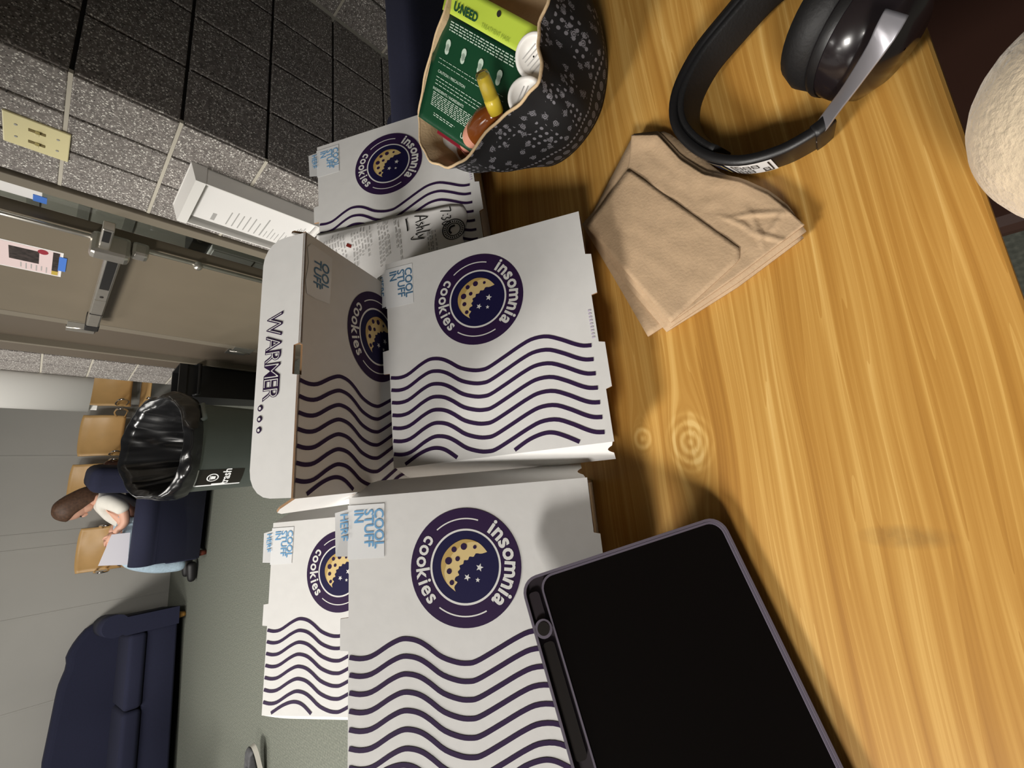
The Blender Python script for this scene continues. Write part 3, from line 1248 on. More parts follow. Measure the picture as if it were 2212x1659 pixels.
def stroke(bm, pts, wd, n=14, mi=0):
    c = catmull([(p[0], p[1], 0) for p in pts], n)
    prev = None
    for i in range(n):
        d = (c[min(i + 1, n - 1)] - c[max(i - 1, 0)])
        d = d.normalized() if d.length > 1e-9 else Vector((1, 0, 0))
        q = Vector((-d.y, d.x, 0)) * wd / 2
        a, b = c[i] + q, c[i] - q
        cur = (bm.verts.new(rp(a.x, a.y, .0006)), bm.verts.new(rp(b.x, b.y, .0006)))
        if prev:
            bm.faces.new((prev[0], prev[1], cur[1], cur[0])).material_index = mi
        prev = cur


# handwriting: reading direction +u, tops towards +v
def hw_(u0, v0, sc, strokes, wd=.006):
    for s in strokes:
        stroke(b3, [(u0 + x * sc, v0 + y * sc) for x, y in s], wd, max(4, len(s) * 4))


hw_(.716, .752, .058, [[(0, 1), (.55, 1.05)], [(.55, 1.05), (.25, 0)], [(.74, .72), (.86, .66)], [(.74, .27), (.86, .21)],
                        [(1.0, .95), (1.3, .9), (1.15, .55), (1.35, .35), (1.1, .05), (.98, .15)], [(1.75, .9), (1.55, .5), (1.7, .05), (1.95, .4), (1.75, .9)]])
hw_(.722, .602, .062, [[(0, 0), (.35, 1.2), (.6, 0)], [(.1, .5), (.6, .45)], [(1.0, .7), (.75, .55), (1.05, .3), (.8, .0)],
                        [(1.2, 1.3), (1.2, 0)], [(1.2, .45), (1.45, .6), (1.5, 0)], [(1.8, 1.3), (1.75, 0), (1.95, .1)],
                        [(2.05, .6), (2.15, .1), (2.4, .6)], [(2.45, .7), (2.25, -.5), (2.0, -.4)]])
# round stamp
for r0, r1 in ((.060, .066), (.036, .041)):
    for i in range(28):
        a0, a1 = 2 * PI * i / 28, 2 * PI * (i + 1) / 28
        f = b3.faces.new([b3.verts.new(rp(.868 + r * math.cos(a), .815 + r * math.sin(a), .0006)) for r, a in ((r0, a0), (r1, a0), (r1, a1), (r0, a1))])
stroke(b3, [(.845, .825), (.850, .800), (.872, .790), (.890, .800)], .012, 14)
for i in range(26):
    a = 2 * PI * i / 26
    stroke(b3, [(.868 + .045 * math.cos(a), .815 + .045 * math.sin(a)), (.868 + .056 * math.cos(a), .815 + .056 * math.sin(a))], .006, 3)
stroke(b3, [(.725, .552), (.80, .552)], .008, 4)
o = finish('handwriting', b3, [M_black], sh)
b3 = bmesh.new()
random.seed(11)
v = .50
while v > .03:
    u = .70 + random.choice((0, .03))
    end = random.uniform(.80, 1.0)
    while u < end:
        l = random.uniform(.01, .035)
        stroke(b3, [(u, v), (min(end, u + l), v)], .0045, 3)
        u += l + .010
    v -= random.choice((.018, .018, .018, .05))
finish('printed_lines', b3, [M_greyink], sh)
b3 = bmesh.new()
for vv in (.68, .665, .69, .71):
    u = .84
    while u < 1.0:
        l = random.uniform(.01, .03)
        stroke(b3, [(u, vv), (u + l, vv)], .006, 3)
        u += l + .01
finish('printed_heading', b3, [M_greyink], sh)
b3 = bmesh.new()
stroke(b3, [(.79, .185), (.80, .20), (.805, .21)], .018, 6)
finish('red_smear', b3, [mat('red_smear', (110, 30, 22), 0.5)], sh)

# ------------------------------------------------------------------ tablet in a case with a pencil channel
M_case = mat('lilac_grey_silicone', (128, 120, 136), 0.45)
M_cased = mat('dark_case', (58, 50, 56), 0.5)
M_screen = mat('black_glass_screen', (18, 14, 12), 0.22, spec=0.5)
tx = Vector((0.81, 0.586, 0)).normalized()
tfh = Vector((-0.586, 0.81, 0)).normalized()
TILT = math.radians(38.3)
ty = tfh * math.cos(TILT) + Vector((0, 0, math.sin(TILT)))
tn = tx.cross(ty)
to = Vector((-0.081, 0.108, TZ + 0.0125))
TABM = Matrix(((tx.x, ty.x, tn.x, to.x), (tx.y, ty.y, tn.y, to.y), (tx.z, ty.z, tn.z, to.z), (0, 0, 0, 1)))


def rrect(x0, x1, y0, y1, r, n=6):
    out = []
    for cx, cy, a0 in ((x1 - r, y1 - r, 0), (x0 + r, y1 - r, PI / 2), (x0 + r, y0 + r, PI), (x1 - r, y0 + r, 1.5 * PI)):
        for k in range(n + 1):
            a = a0 + PI / 2 * k / n
            out.append((cx + r * math.cos(a), cy + r * math.sin(a)))
    return out


def ring_prism(bm, outer, inner, z0, z1, mi=0):
    n = len(outer)
    V = lambda p, z: bm.verts.new((p[0], p[1], z))
    a0, a1 = [V(p, z0) for p in outer], [V(p, z1) for p in outer]
    b0, b1 = [V(p, z0) for p in inner], [V(p, z1) for p in inner]
    for i in range(n):
        j = (i + 1) % n
        for q in ((a0[i], a0[j], a1[j], a1[i]), (b0[j], b0[i], b1[i], b1[j]), (a1[i], a1[j], b1[j], b1[i]), (a0[j], a0[i], b0[i], b0[j])):
            bm.faces.new(q).material_index = mi


TW, TH_ = 0.268, 0.182
tab = empty('tablet', 'black screened tablet in a grey lilac case propped against a cookie box', 'tablet')
tab.matrix_world = TABM
b2 = bmesh.new()
prism(b2, rrect(-TW, 0, 0, TH_, .014), -0.0125, -0.003)
finish('case_back', b2, M_cased, tab)
b2 = bmesh.new()
ring_prism(b2, rrect(-TW, 0, 0, TH_, .014), rrect(-TW + .0022, -.0022, .0022, TH_ - .0022, .012), -0.006, 0.0012)
finish('case_rim', b2, M_case, tab)
b2 = bmesh.new()
prism(b2, rrect(-TW + .003, -.003, .003, TH_ - .0175, .010), -0.003, -0.0002)
finish('screen', b2, M_screen, tab)
b2 = bmesh.new()
ring_prism(b2, rrect(-TW + .0025, -.0025, .0025, TH_ - .0160, .0115), rrect(-TW + .0042, -.0042, .0042, TH_ - .0175, .0105), -0.003, 0.0006)
finish('inner_rim', b2, M_case, tab)
b2 = bmesh.new()
tube(b2, [(-.040, TH_ - .0085, -.003), (-.040, TH_ - .0085, .0012)], .0072, 20)
pr = finish('pencil_ring', b2, M_case, tab)
b2 = bmesh.new()
tube(b2, [(-.040, TH_ - .0085, .0005), (-.040, TH_ - .0085, .0016)], .0050, 20)
finish('ring_hole', b2, M_gap, pr)
for (x0, x1) in ((-.044 - .085, -.050), (-TW + .02, -.044 - .100)):
    b2 = bmesh.new()
    prism(b2, rrect(x0, x1, TH_ - .0135, TH_ - .004, .003), -.003, -.0012)
    finish('pencil_channel', b2, M_gap, tab)
b2 = bmesh.new()
prism(b2, rrect(-.034, -.012, TH_ - .0130, TH_ - .004, .003), -.003, -.0008)
finish('channel_end', b2, M_cased, tab)
b2 = bmesh.new()
box(b2, -.19, -.178, TH_ - .003, TH_ + .0012, -.006, -.001, bev=.0008)
finish('side_button', b2, M_case, tab)
# folded stand from the back of the case to the table
b2 = bmesh.new()
p0 = Vector((-.24, .135, -.0125))
zl = (TABM @ p0).z - TZ - .002
inv = TABM.to_3x3().inverted()
dwn = inv @ (Vector((0, 0, -1)) * zl + tfh * -0.012)
fold_slab(b2, [p0, Vector((-.03, .135, -.0125)), Vector((-.03, .135, -.0125)) + dwn, p0 + dwn], .002, 0, 0)
finish('stand_flap', b2, M_cased, tab)

# ------------------------------------------------------------------ brown paper napkins
M_nap = mat('brown_recycled_paper', (186, 158, 126), 0.85, noise=0.05, scale=90, bump=0.25, bscale=350)


def poly_at(pts, t):
    """point at parameter t on a px polyline (by length)"""
    L = [0]
    for a, b in zip(pts, pts[1:]):
        L.append(L[-1] + math.hypot(b[0] - a[0], b[1] - a[1]))
    s = t * L[-1]
    for i in range(len(pts) - 1):
        if s <= L[i + 1] + 1e-9:
            f = (s - L[i]) / max(1e-9, L[i + 1] - L[i])
            return (pts[i][0] + (pts[i + 1][0] - pts[i][0]) * f, pts[i][1] + (pts[i + 1][1] - pts[i][1]) * f)
    return pts[-1]


def sheet(name, B, Tp, Lf, Rg, z, hfun, t, m, parent=None, nu=26, nv=20):
    b2 = bmesh.new()

    def f(a, b):
        p = [0, 0]
        b_, t_, l_, r_ = poly_at(B, a), poly_at(Tp, a), poly_at(Lf, b), poly_at(Rg, b)
        for i in (0, 1):
            p[i] = (1 - b) * b_[i] + b * t_[i] + (1 - a) * l_[i] + a * r_[i] - ((1 - a) * (1 - b) * B[0][i] + a * (1 - b) * B[-1][i] + (1 - a) * b * Tp[0][i] + a * b * Tp[-1][i])
        return onz(p[0], p[1], z + hfun(a, b))
    grid(b2, f, nu, nv)
    o = finish(name, b2, m, parent, True)
    solid(o, t, 0)
    return o


wr = lambda s, k: (lambda a, b: 0.0012 * noise3((a * 5 + s, b * 5, s), 1.0) + k * noise3((a * 11, b * 11 + s, s), 1.0))
NG = 'brown paper napkins in a stack'
torn = [(1365, 292), (1420, 291), (1470, 345), (1520, 377), (1600, 393), (1660, 420), (1700, 452), (1738, 486)]
# lowest napkin, fold showing to the left
n4 = sheet('paper_napkin', [(1258, 486), (1330, 606), (1400, 727)], [(1430, 300), (1560, 400), (1705, 530)], [(1258, 486), (1345, 390), (1430, 300)], [(1400, 727), (1545, 635), (1705, 530)],
           TZ + .004, lambda a, b: .0045 * math.exp(-(b / .16) ** 2) * 0 + .005 * max(0, 1 - b * 6) ** .5 + wr(1, .0003)(a, b), .003, M_nap)
tag(n4, 'lowest brown paper napkin with a wide rolled fold toward the cookie box', 'napkin', NG)
n3 = sheet('paper_napkin', [(1268, 492), (1346, 606), (1440, 717)], [(1385, 292), (1440, 284), (1490, 322), (1560, 375), (1640, 402), (1736, 514)], [(1268, 492), (1385, 292)], [(1440, 717), (1594, 620), (1736, 514)],
           TZ + .0095, wr(4, .0005), .002, M_nap)
tag(n3, 'brown paper napkin with a raised torn edge behind the topmost one', 'napkin', NG)
n2 = sheet('paper_napkin', [(1266, 490), (1350, 598), (1447, 708)], [(1370, 290)] + [(x + 4, y - 7) for x, y in torn[1:-1]] + [(1742, 500)], [(1266, 490), (1370, 290)], [(1447, 708), (1602, 605), (1742, 500)],
           TZ + .0125, wr(7, .0005), .002, M_nap)
tag(n2, 'brown paper napkin directly under the topmost one, its edge just showing', 'napkin', NG)


def nh(a, b):
    r = wr(9, .0006)(a, b)
    r += .004 * math.exp(-((b - 1.0) / .12) ** 2) * (1 - a) ** 2
    for (ca, cb, ang, ln) in ((.80, .86, .9, .16), (.86, .78, -.5, .12), (.90, .90, 1.8, .14), (.78, .74, .2, .12), (.94, .8, .6, .1)):
        dx, dy = a - ca, b - cb
        s, d = dx * math.cos(ang) + dy * math.sin(ang), -dx * math.sin(ang) + dy * math.cos(ang)
        r += .0026 * max(0, 1 - abs(d) / .022) * max(0, 1 - abs(s) / (ln * 1.4))
    return r


n1 = sheet('paper_napkin', [(1265, 488), (1355, 590), (1449, 697)], torn, [(1265, 488), (1357, 365), (1362, 330), (1365, 292)], [(1449, 697), (1598, 592), (1738, 486)],
           TZ + .0155, nh, .0016, M_nap, nu=90, nv=70)
tag(n1, 'topmost brown paper napkin with a crease and a torn wavy edge', 'napkin', NG)
fl = sheet('folded_layer', [(1265, 488), (1355, 590), (1449, 697)], [(1357, 365), (1480, 452), (1597, 536)], [(1265, 488), (1357, 365)], [(1449, 697), (1597, 562), (1597, 536)],
           TZ + .0170, lambda a, b: wr(9, .0004)(a, b) + .0004, .0010, M_nap, n1)

# ------------------------------------------------------------------ headphones
M_hp = mat('black_soft_plastic', (23, 22, 23), 0.42, bump=0.05, bscale=900)
M_hpi = mat('black_leatherette', (17, 16, 17), 0.62, bump=0.15, bscale=400)
M_hps = mat('satin_grey_metal', (150, 148, 154), 0.35, metal=0.5)
M_hpg = mat('glossy_dark_shell', (30, 25, 27), 0.22, coat=0.2)
hp = empty('headphones', 'black over ear headphones lying on the table beside the napkins', 'headphones', tuple(onz(1600, 200, TZ)))
HPI = hp.matrix_basis.inverted()
hpath = [onz(x, y, TZ + .022) for x, y in ((1800, -150), (1735, -85), (1660, -28), (1578, 62), (1516, 140), (1478, 222), (1482, 288), (1532, 338), (1604, 355), (1684, 338), (1748, 306), (1782, 282))]
hc = catmull(hpath, 60)


def band(bm, path, h, t, lean, mi=0, dz=0.0, off=0.0):
    prev = None
    n = len(path)
    first = None
    for i in range(n):
        d = (path[min(i + 1, n - 1)] - path[max(i - 1, 0)])
        d.z = 0
        d.normalize()
        o_ = Vector((d.y, -d.x, 0))
        up = (Vector((0, 0, 1)) + o_ * lean).normalized()
        side = d.cross(up).normalized()
        c = path[i] + Vector((0, 0, dz)) + side * off
        prof = [(-.5, -.42), (-.42, -.5), (.42, -.5), (.5, -.42), (.5, .42), (.42, .5), (-.42, .5), (-.5, .42)]
        cur = [bm.verts.new(HPI @ (c + side * (p * t) + up * (q * h))) for p, q in prof]
        if prev:
            for k in range(8):
                f = bm.faces.new((prev[k], prev[(k + 1) % 8], cur[(k + 1) % 8], cur[k]))
                f.material_index = mi
                f.smooth = True
        else:
            first = cur
        prev = cur
    bm.faces.new(first[::-1])
    bm.faces.new(prev)


b2 = bmesh.new()
band(b2, hc, .034, .0085, 0.25)
hb = finish('headband', b2, M_hp, hp)
b2 = bmesh.new()
band(b2, hc[8:40], .029, .008, 0.25, off=-.006)
finish('head_cushion', b2, M_hpi, hp)
b2 = bmesh.new()
sl = catmull([onz(x, y, z) for x, y, z in ((1762, 290, TZ + .026), (1795, 245, TZ + .045), (1845, 175, TZ + .072), (1900, 92, TZ + .094), (1935, 30, TZ + .10))], 16)
band(b2, sl, .0135, .004, -2.2)
finish('slider_arm', b2, M_hps, hp)
b2 = bmesh.new()
band(b2, catmull([onz(x, y, TZ + .022) for x, y in ((1758, 300), (1775, 288), (1792, 272))], 5), .035, .011, 0.25)
finish('band_joint', b2, M_hp, hp)


def ear_cup(pc, ph, zc, zh, r):
    a = onz(pc[0], pc[1], zc)
    h = onz(ph[0], ph[1], zh)
    ax = (h - a).normalized()
    q = ax.to_track_quat('Z', 'Y').to_matrix().to_4x4()
    Mx = HPI @ Matrix.Translation(a) @ q
    b3 = bmesh.new()
    lathe(b3, [(r * .50, .006), (r * .55, -.004), (r * .72, -.010), (r * .92, -.008), (r * 1.02, .002), (r * .98, .013), (r * .86, .017)], 36, Mx, cap=False, sx=.86, sy=1.0)
    cu = finish('ear_cushion', b3, M_hpi, hp)
    b3 = bmesh.new()
    lathe(b3, [(.001, .010), (r * .52, .008)], 30, Mx, cap=False, sx=.86)
    finish('inner_mesh', b3, M_blackpl, cu)
    b3 = bmesh.new()
    lathe(b3, [(r * .90, .014), (r * .97, .020), (r * .96, .034), (r * .84, .048), (r * .55, .056), (.001, .058)], 36, Mx, cap=False, sx=.88)
    sh_ = finish('ear_shell', b3, M_hpg, hp)
    b3 = bmesh.new()
    lathe(b3, [(r * .98, .017), (r * 1.0, .020), (r * .98, .024)], 36, Mx, cap=False, sx=.88)
    finish('shell_seam', b3, M_hp, sh_)
    return sh_, Mx


sh1, mx1 = ear_cup((1790, 52), (1950, 105), TZ + .050, TZ + .042, .046)
ear_cup((1850, -190), (1960, -120), TZ + .048, TZ + .046, .044)
b2 = bmesh.new()
pe_ = mx1.inverted() @ (HPI @ onz(1978, 128, TZ + .062))
ell(b2, (pe_.x, pe_.y, .0535), (.007, .0035, .003), mx1)
finish('shell_emblem', b2, mat('pale_lilac_print', (205, 185, 210), 0.4), sh1, True)
# stickers on the outside of the band
b2 = bmesh.new()
st_ = hc[40:48]


def on_band(path, i, s, q, out=.0046, lean=.25):
    """s along, q up the band's outer face"""
    n = len(path)
    f = max(0, min(n - 1.001, i))
    k = int(f)
    c = path[k].lerp(path[min(k + 1, n - 1)], f - k)
    d = path[min(k + 1, n - 1)] - path[max(k - 1, 0)]
    d.z = 0
    d.normalize()
    o_ = Vector((d.y, -d.x, 0))
    up = (Vector((0, 0, 1)) + o_ * lean).normalized()
    side = d.cross(up).normalized()
    sgn = 1 if side.x < 0 else -1
    return HPI @ (c + side * sgn * out + up * q)


def band_patch(bm, i0, i1, q0, q1, out, mi=0, n=6):
    pr_ = None
    for k in range(n + 1):
        i = i0 + (i1 - i0) * k / n
        cur = (bm.verts.new(on_band(hc, i, 0, q0, out)), bm.verts.new(on_band(hc, i, 0, q1, out)))
        if pr_:
            bm.faces.new((pr_[0], cur[0], cur[1], pr_[1])).material_index = mi
        pr_ = cur


I0 = 41.6
IK = 1.42
band_patch(b2, I0, I0 + 4.2 * IK, -.015, .0155, .0048)
sk = finish('white_sticker', b2, M_sticker, hb)
sk['label'] = 'white sticker with rounded outline lettering'
b2 = bmesh.new()
for (a, b, c_, d_) in ((.4, .52, -.012, .012), (3.75, 3.87, -.012, .012), (.4, 1.2, .0115, .0128), (2.9, 3.87, -.0128, -.0115)):
    band_patch(b2, I0 + a * IK, I0 + b * IK, c_, d_, .0052, n=2)
for row in (0, 1):
    q0 = .001 if row == 0 else -.0115
    for cidx in range(4):
        x0 = .75 + cidx * .74
        for (a, b, c_, d_) in ((0, .09, 0, .0095), (.48, .57, 0, .0095), (0, .57, .0085, .0095), (0, .57, 0, .001), (.12, .45, .0045, .0055)):
            if (cidx + row + int(c_ * 1000)) % 4 == 3:
                continue
            band_patch(b2, I0 + (x0 + a) * IK, I0 + (x0 + b) * IK, q0 + c_, q0 + d_, .0052, n=2)
finish('sticker_lettering', b2, M_black, sk)
b2 = bmesh.new()
band_patch(b2, I0 - 2.6, I0 - .3, -.014, .015, .0048)
s2 = finish('navy_sticker', b2, mat('navy_sticker', (34, 42, 66), 0.3), hb)
b2 = bmesh.new()
band_patch(b2, I0 - .75, I0 - .5, -.012, .013, .0052, n=2)
band_patch(b2, I0 - 2.4, I0 - .5, .0118, .0132, .0052, n=3)
finish('gold_border', b2, mat('gold_border', (185, 165, 100), 0.4), s2)

# ------------------------------------------------------------------ upturned hat used as a basket


def bandana_mat():
    m, nt, b = newmat('bandana_print_cotton')
    L = nt.links.new
    uv = nt.nodes.new('ShaderNodeUVMap')
    uv.uv_map = 'UVMap'
    sp = nt.nodes.new('ShaderNodeSeparateXYZ')
    L(uv.outputs[0], sp.inputs[0])

    def mt(op, a, c=None):
        n = nt.nodes.new('ShaderNodeMath')
        n.operation = op
        for i, x in enumerate((a, c)):
            if x is None:
                continue
            if hasattr(x, 'links'):
                L(x, n.inputs[i])
            else:
                n.inputs[i].default_value = x
        return n.outputs[0]

    def vor(scale, rnd):
        v = N(nt, 'ShaderNodeTexVoronoi', Scale=scale, Randomness=rnd)
        v.voronoi_dimensions = '2D'
        L(uv.outputs[0], v.inputs['Vector'])
        return v
    V = sp.outputs['Y']
    band_ = lambda lo, hi: mt('MULTIPLY', mt('GREATER_THAN', V, lo), mt('LESS_THAN', V, hi))
    # row of small diamonds
    d1 = mt('MULTIPLY', mt('LESS_THAN', vor(170.0, 0.0).outputs['Distance'], 0.33), band_(.0255, .0325))
    # row of flowers near the crown seam
    vf = vor(72.0, 0.12)
    fd = vf.outputs['Distance']
    petal = mt('MULTIPLY', mt('LESS_THAN', fd, 0.40), mt('GREATER_THAN', mt('SINE', mt('MULTIPLY', fd, 46.0)), -0.25))
    f1 = mt('MULTIPLY', petal, band_(.004, .0225))
    # scattered paisleys and crosses above
    vb = vor(56.0, 0.95)
    nz = N(nt, 'ShaderNodeTexNoise', Scale=330.0, Detail=2.0)
    L(uv.outputs[0], nz.inputs['Vector'])
    bd = mt('ADD', vb.outputs['Distance'], mt('MULTIPLY', nz.outputs['Fac'], 0.5))
    blob = mt('MULTIPLY', mt('LESS_THAN', bd, 0.44), mt('GREATER_THAN', mt('SINE', mt('MULTIPLY', vb.outputs['Distance'], 60.0)), -0.5))
    vc = vor(125.0, 0.0)
    n2 = N(nt, 'ShaderNodeTexNoise', Scale=26.0, Detail=1.0)
    L(uv.outputs[0], n2.inputs['Vector'])
    crs = mt('MULTIPLY', mt('LESS_THAN', vc.outputs['Distance'], 0.24), mt('GREATER_THAN', n2.outputs['Fac'], 0.53))
    up_ = mt('MULTIPLY', mt('MAXIMUM', blob, crs), mt('GREATER_THAN', V, .036))
    tot = mt('MAXIMUM', mt('MAXIMUM', d1, f1), up_)
    mx = nt.nodes.new('ShaderNodeMix')
    mx.data_type = 'RGBA'
    L(tot, mx.inputs['Factor'])
    mx.inputs['A'].default_value = srgb(17, 16, 18)
    mx.inputs['B'].default_value = srgb(122, 120, 126)
    L(mx.outputs['Result'], b.inputs['Base Color'])
    b.inputs['Roughness'].default_value = 0.85
    return m


M_band = bandana_mat()
M_lining = mat('tan_cotton_lining', (205, 178, 140), 0.9, noise=0.06, scale=60, bump=0.3, bscale=300)
RIM = [(1008, 345, .825), (1062, 278, .832), (1110, 240, .838), (1150, 200, .842), (1173, 160, .844), (1168, 110, .844), (1168, 60, .844), (1190, -10, .844),
       (1190, -90, .84), (1120, -140, .85), (1030, -110, .86), (985, -40, .863), (955, 40, .862), (930, 120, .852), (912, 200, .838), (905, 262, .826), (912, 320, .822), (935, 353, .820), (970, 363, .817)]
rim = catmull([onz(*q) for q in RIM], 96, True)
BASE = [(.292, .385), (.303, .347), (.332, .321), (.367, .314), (.42, .322), (.47, .35), (.503, .40), (.505, .45), (.485, .495), (.45, .52), (.40, .525), (.35, .495), (.312, .44)]
base_l = catmull([(x, y, TZ + .002) for x, y in BASE], 200, True)
hcx = Vector((.40, .42, 0))
ang = lambda p: math.atan2(p.y - hcx.y, p.x - hcx.x)
bs = []
for p in rim:
    a = ang(p)
    bs.append(min(base_l, key=lambda q: abs((ang(q) - a + PI) % (2 * PI) - PI)))
for _ in range(3):
    bs = [(bs[i - 1] + bs[i] * 2 + bs[(i + 1) % 96]) / 4 for i in range(96)]
hat = empty('bucket_hat', 'upturned black bandana print bucket hat with tan lining holding small toiletries', 'hat', (hcx.x, hcx.y, TZ))
HTI = hat.matrix_basis.inverted()


def hat_pt(i, t, inset=0.0):
    p, q = bs[i % 96], rim[i % 96]
    c = p.lerp(q, t)
    o_ = Vector((c.x - hcx.x, c.y - hcx.y, 0)).normalized()
    k = 2 * PI * i / 96
    c = c + o_ * (.013 * math.sin(PI * min(1, t * 1.15)) + .0022 * math.sin(k * 9) * math.sin(PI * t) + .0015 * math.sin(k * 17 + 1) * t - inset)
    c.z += .004 * math.sin(k * 5) * math.sin(PI * t) * .5
    return c


b2 = bmesh.new()
NV = 14
uvl = b2.loops.layers.uv.new('UVMap')
vs = [[b2.verts.new(HTI @ hat_pt(i, j / NV)) for j in range(NV + 1)] for i in range(96)]
per = 0.0
for i in range(96):
    nx = (i + 1) % 96
    step = (bs[nx] - bs[i]).length * .6 + .0032
    for j in range(NV):
        f = b2.faces.new((vs[i][j], vs[nx][j], vs[nx][j + 1], vs[i][j + 1]))
        f.smooth = True
        for l, (uu, vv) in zip(f.loops, ((per, j), (per + step, j), (per + step, j + 1), (per, j + 1))):
            l[uvl].uv = (uu, vv / NV * .105)
    per += step
b2.faces.new([vs[i][0] for i in range(96)][::-1])
finish('outer_fabric', b2, M_band, hat)
b2 = bmesh.new()
vs = [[b2.verts.new(HTI @ (hat_pt(i, 1 - .93 * j / NV, .0035 + .002 * (j > 0)) + (Vector((0, 0, .0012)) if j == 0 else Vector()))) for j in range(NV + 1)] for i in range(96)]
for i in range(96):
    nx = (i + 1) % 96
    for j in range(NV):
        b2.faces.new((vs[i][j], vs[nx][j], vs[nx][j + 1], vs[i][j + 1])).smooth = True
b2.faces.new([vs[i][NV] for i in range(96)])
lin = finish('lining', b2, M_lining, hat)
b2 = bmesh.new()
tube(b2, [HTI @ (hat_pt(i, 1.0, .0016) + Vector((0, 0, .001))) for i in range(96)], .0018, 8, closed=True)
finish('brim_piping', b2, M_lining, hat, True)

# contents of the hat
pk = empty('sheet_packet', 'dark green packet with a lime top strip standing in the hat', 'packet')
pa, pb, pc_ = onz(970, -45, .868), onz(1166, 60, .815), onz(904, 252, .838)
px_ = (pb - pa).normalized()
pyv = (pa - pc_)
PW, PH = (pb - pa).length, pyv.length
pyv.normalize()
pn = px_.cross(pyv).normalized()
PKM = Matrix(((px_.x, pyv.x, pn.x, pc_.x), (px_.y, pyv.y, pn.y, pc_.y), (px_.z, pyv.z, pn.z, pc_.z), (0, 0, 0, 1)))
pk.matrix_world = Matrix.Translation(pc_)
PKL = pk.matrix_basis.inverted() @ PKM
M_green = mat('dark_green_foil', (22, 66, 42), 0.3)
M_lime = mat('lime_foil', (186, 208, 74), 0.3)
M_mint = mat('pale_green_ink', (190, 208, 192), 0.5)


def pkh(a, b):
    return .0035 * math.sin(PI * a) * math.sin(PI * b) + .0008 * noise3((a * 6, b * 6, 3))


LS = .80
b2 = bmesh.new()
grid(b2, lambda a, b: PKL @ Vector((a * PW, b * PH * LS, pkh(a, b * LS))), 16, 16)
o = finish('green_pouch', b2, M_green, pk, True)
solid(o, .001)
b2 = bmesh.new()
grid(b2, lambda a, b: PKL @ Vector((a * PW, (LS + b * (1 - LS)) * PH, pkh(a, LS + b * (1 - LS)))), 16, 5)
lm_ = finish('lime_strip', b2, M_lime, pk, True)
solid(lm_, .001)
b2 = bmesh.new()
TP = lambda x, y: PKL @ Matrix.Translation((x * PW, y * PH, pkh(x, y) + .0012))
b3 = bmesh.new()
text(b3, 'U:NEED', TP(.27, .835), .0125, 0, .035, .95)
text(b3, 'TREATMENT MASK', TP(.62, .825), .0062, 1, 0.0, .9)
finish('strip_lettering', b3, [mat('deep_green_ink', (20, 70, 45), .5), mat('olive_ink', (150, 172, 60), .5)], lm_)
text(b2, 'U:NEED', TP(.64, .055), .0085, 0, .02)
random.seed(5)


def plines(y0, y1, n, x0, x1, h):
    for k in range(n):
        y = y0 + (y1 - y0) * k / max(1, n - 1)
        x = x0
        e = x1 - random.uniform(0, .08)
        while x < e:
            l = random.uniform(.015, .05)
            for q in (0,):
                ps = [(x, y), (min(e, x + l), y), (min(e, x + l), y + h), (x, y + h)]
                face(b2, [PKL @ Vector((u * PW, v * PH, pkh(u, v) + .0009)) for u, v in ps])
            x += l + .012


plines(.755, .70, 4, .14, .95, .008)
plines(.49, .46, 2, .1, .9, .004)
plines(.36, .31, 3, .12, .85, .005)
plines(.245, .15, 8, .12, .9, .006)
plines(.10, .085, 2, .18, .5, .006)
text(b2, 'CAUTION / PRECAUTION', TP(.30, .395), .0044, 0, .01)
text(b2, 'INGREDIENTS / INGREDIENTS', TP(.31, .265), .0044, 0, .01)
for x in (.17, .37, .57, .78):
    for (dx, dy, r) in ((0, .026, .0042), (0, .0, .0034), (.0, -.02, .0036)):
        b2.faces.new([b2.verts.new(PKL @ Vector((x * PW + r * math.cos(t), (.585 + dy) * PH + r * 1.2 * math.sin(t), pkh(x, .6) + .0012))) for t in [2 * PI * k / 12 for k in range(12)]])
finish('pouch_print', b2, M_mint, pk)
b2 = bmesh.new()
b2.faces.new([b2.verts.new(PKL @ Vector((.60 * PW + .0032 * math.cos(t), .955 * PH + .0032 * math.sin(t), pkh(.6, .955) + .0013))) for t in [2 * PI * k / 14 for k in range(14)]])
finish('hang_hole', b2, M_gap, lm_)
# red packet under it
b2 = bmesh.new()
RPK = PKL @ Matrix.Translation((.03, -.006, -.010))
box(b2, 0, PW * .7, 0, PH * .5, -.002, 0, M=Matrix.Translation(pc_) @ RPK, bev=.0008)
tag(finish('sheet_packet', b2, mat('dark_red_foil', (120, 26, 40), .35)), 'dark red packet peeking out under the green packet in the hat', 'packet')


def axis_m(a, b):
    d = (b - a).normalized()
    return Matrix.Translation(a) @ d.to_track_quat('Z', 'Y').to_matrix().to_4x4(), (b - a).length


# spray bottle: amber body, yellow pump under a clear cap
ta, tbn = onz(1041, 160, .862), onz(1071, 240, .828)
Mx, ln = axis_m(tbn, ta)
sb = empty('spray_bottle', 'amber spray bottle with a yellow pump lying in the hat', 'bottle', tuple(tbn))
SBI = sb.matrix_basis.inverted()
M_yel = mat('yellow_plastic', (236, 208, 66), 0.3)
M_amber, _n, _b = newmat('amber_plastic')
_b.inputs['Base Color'].default_value = srgb(140, 74, 28)
_b.inputs['Roughness'].default_value = 0.15
_b.inputs['Transmission Weight'].default_value = 0.15
M_clear, _n, _b = newmat('clear_cap')
_b.inputs['Base Color'].default_value = (1, 1, 1, 1)
_b.inputs['Roughness'].default_value = 0.05
_b.inputs['Transmission Weight'].default_value = 1.0
_b.inputs['IOR'].default_value = 1.2
b2 = bmesh.new()
lathe(b2, [(.0088, -.002), (.0088, .014), (.0070, .0155), (.0066, .030), (.0060, ln * .93), (.0045, ln * .94)], 24, SBI @ Mx)
finish('spray_pump', b2, M_yel, sb)
b2 = bmesh.new()
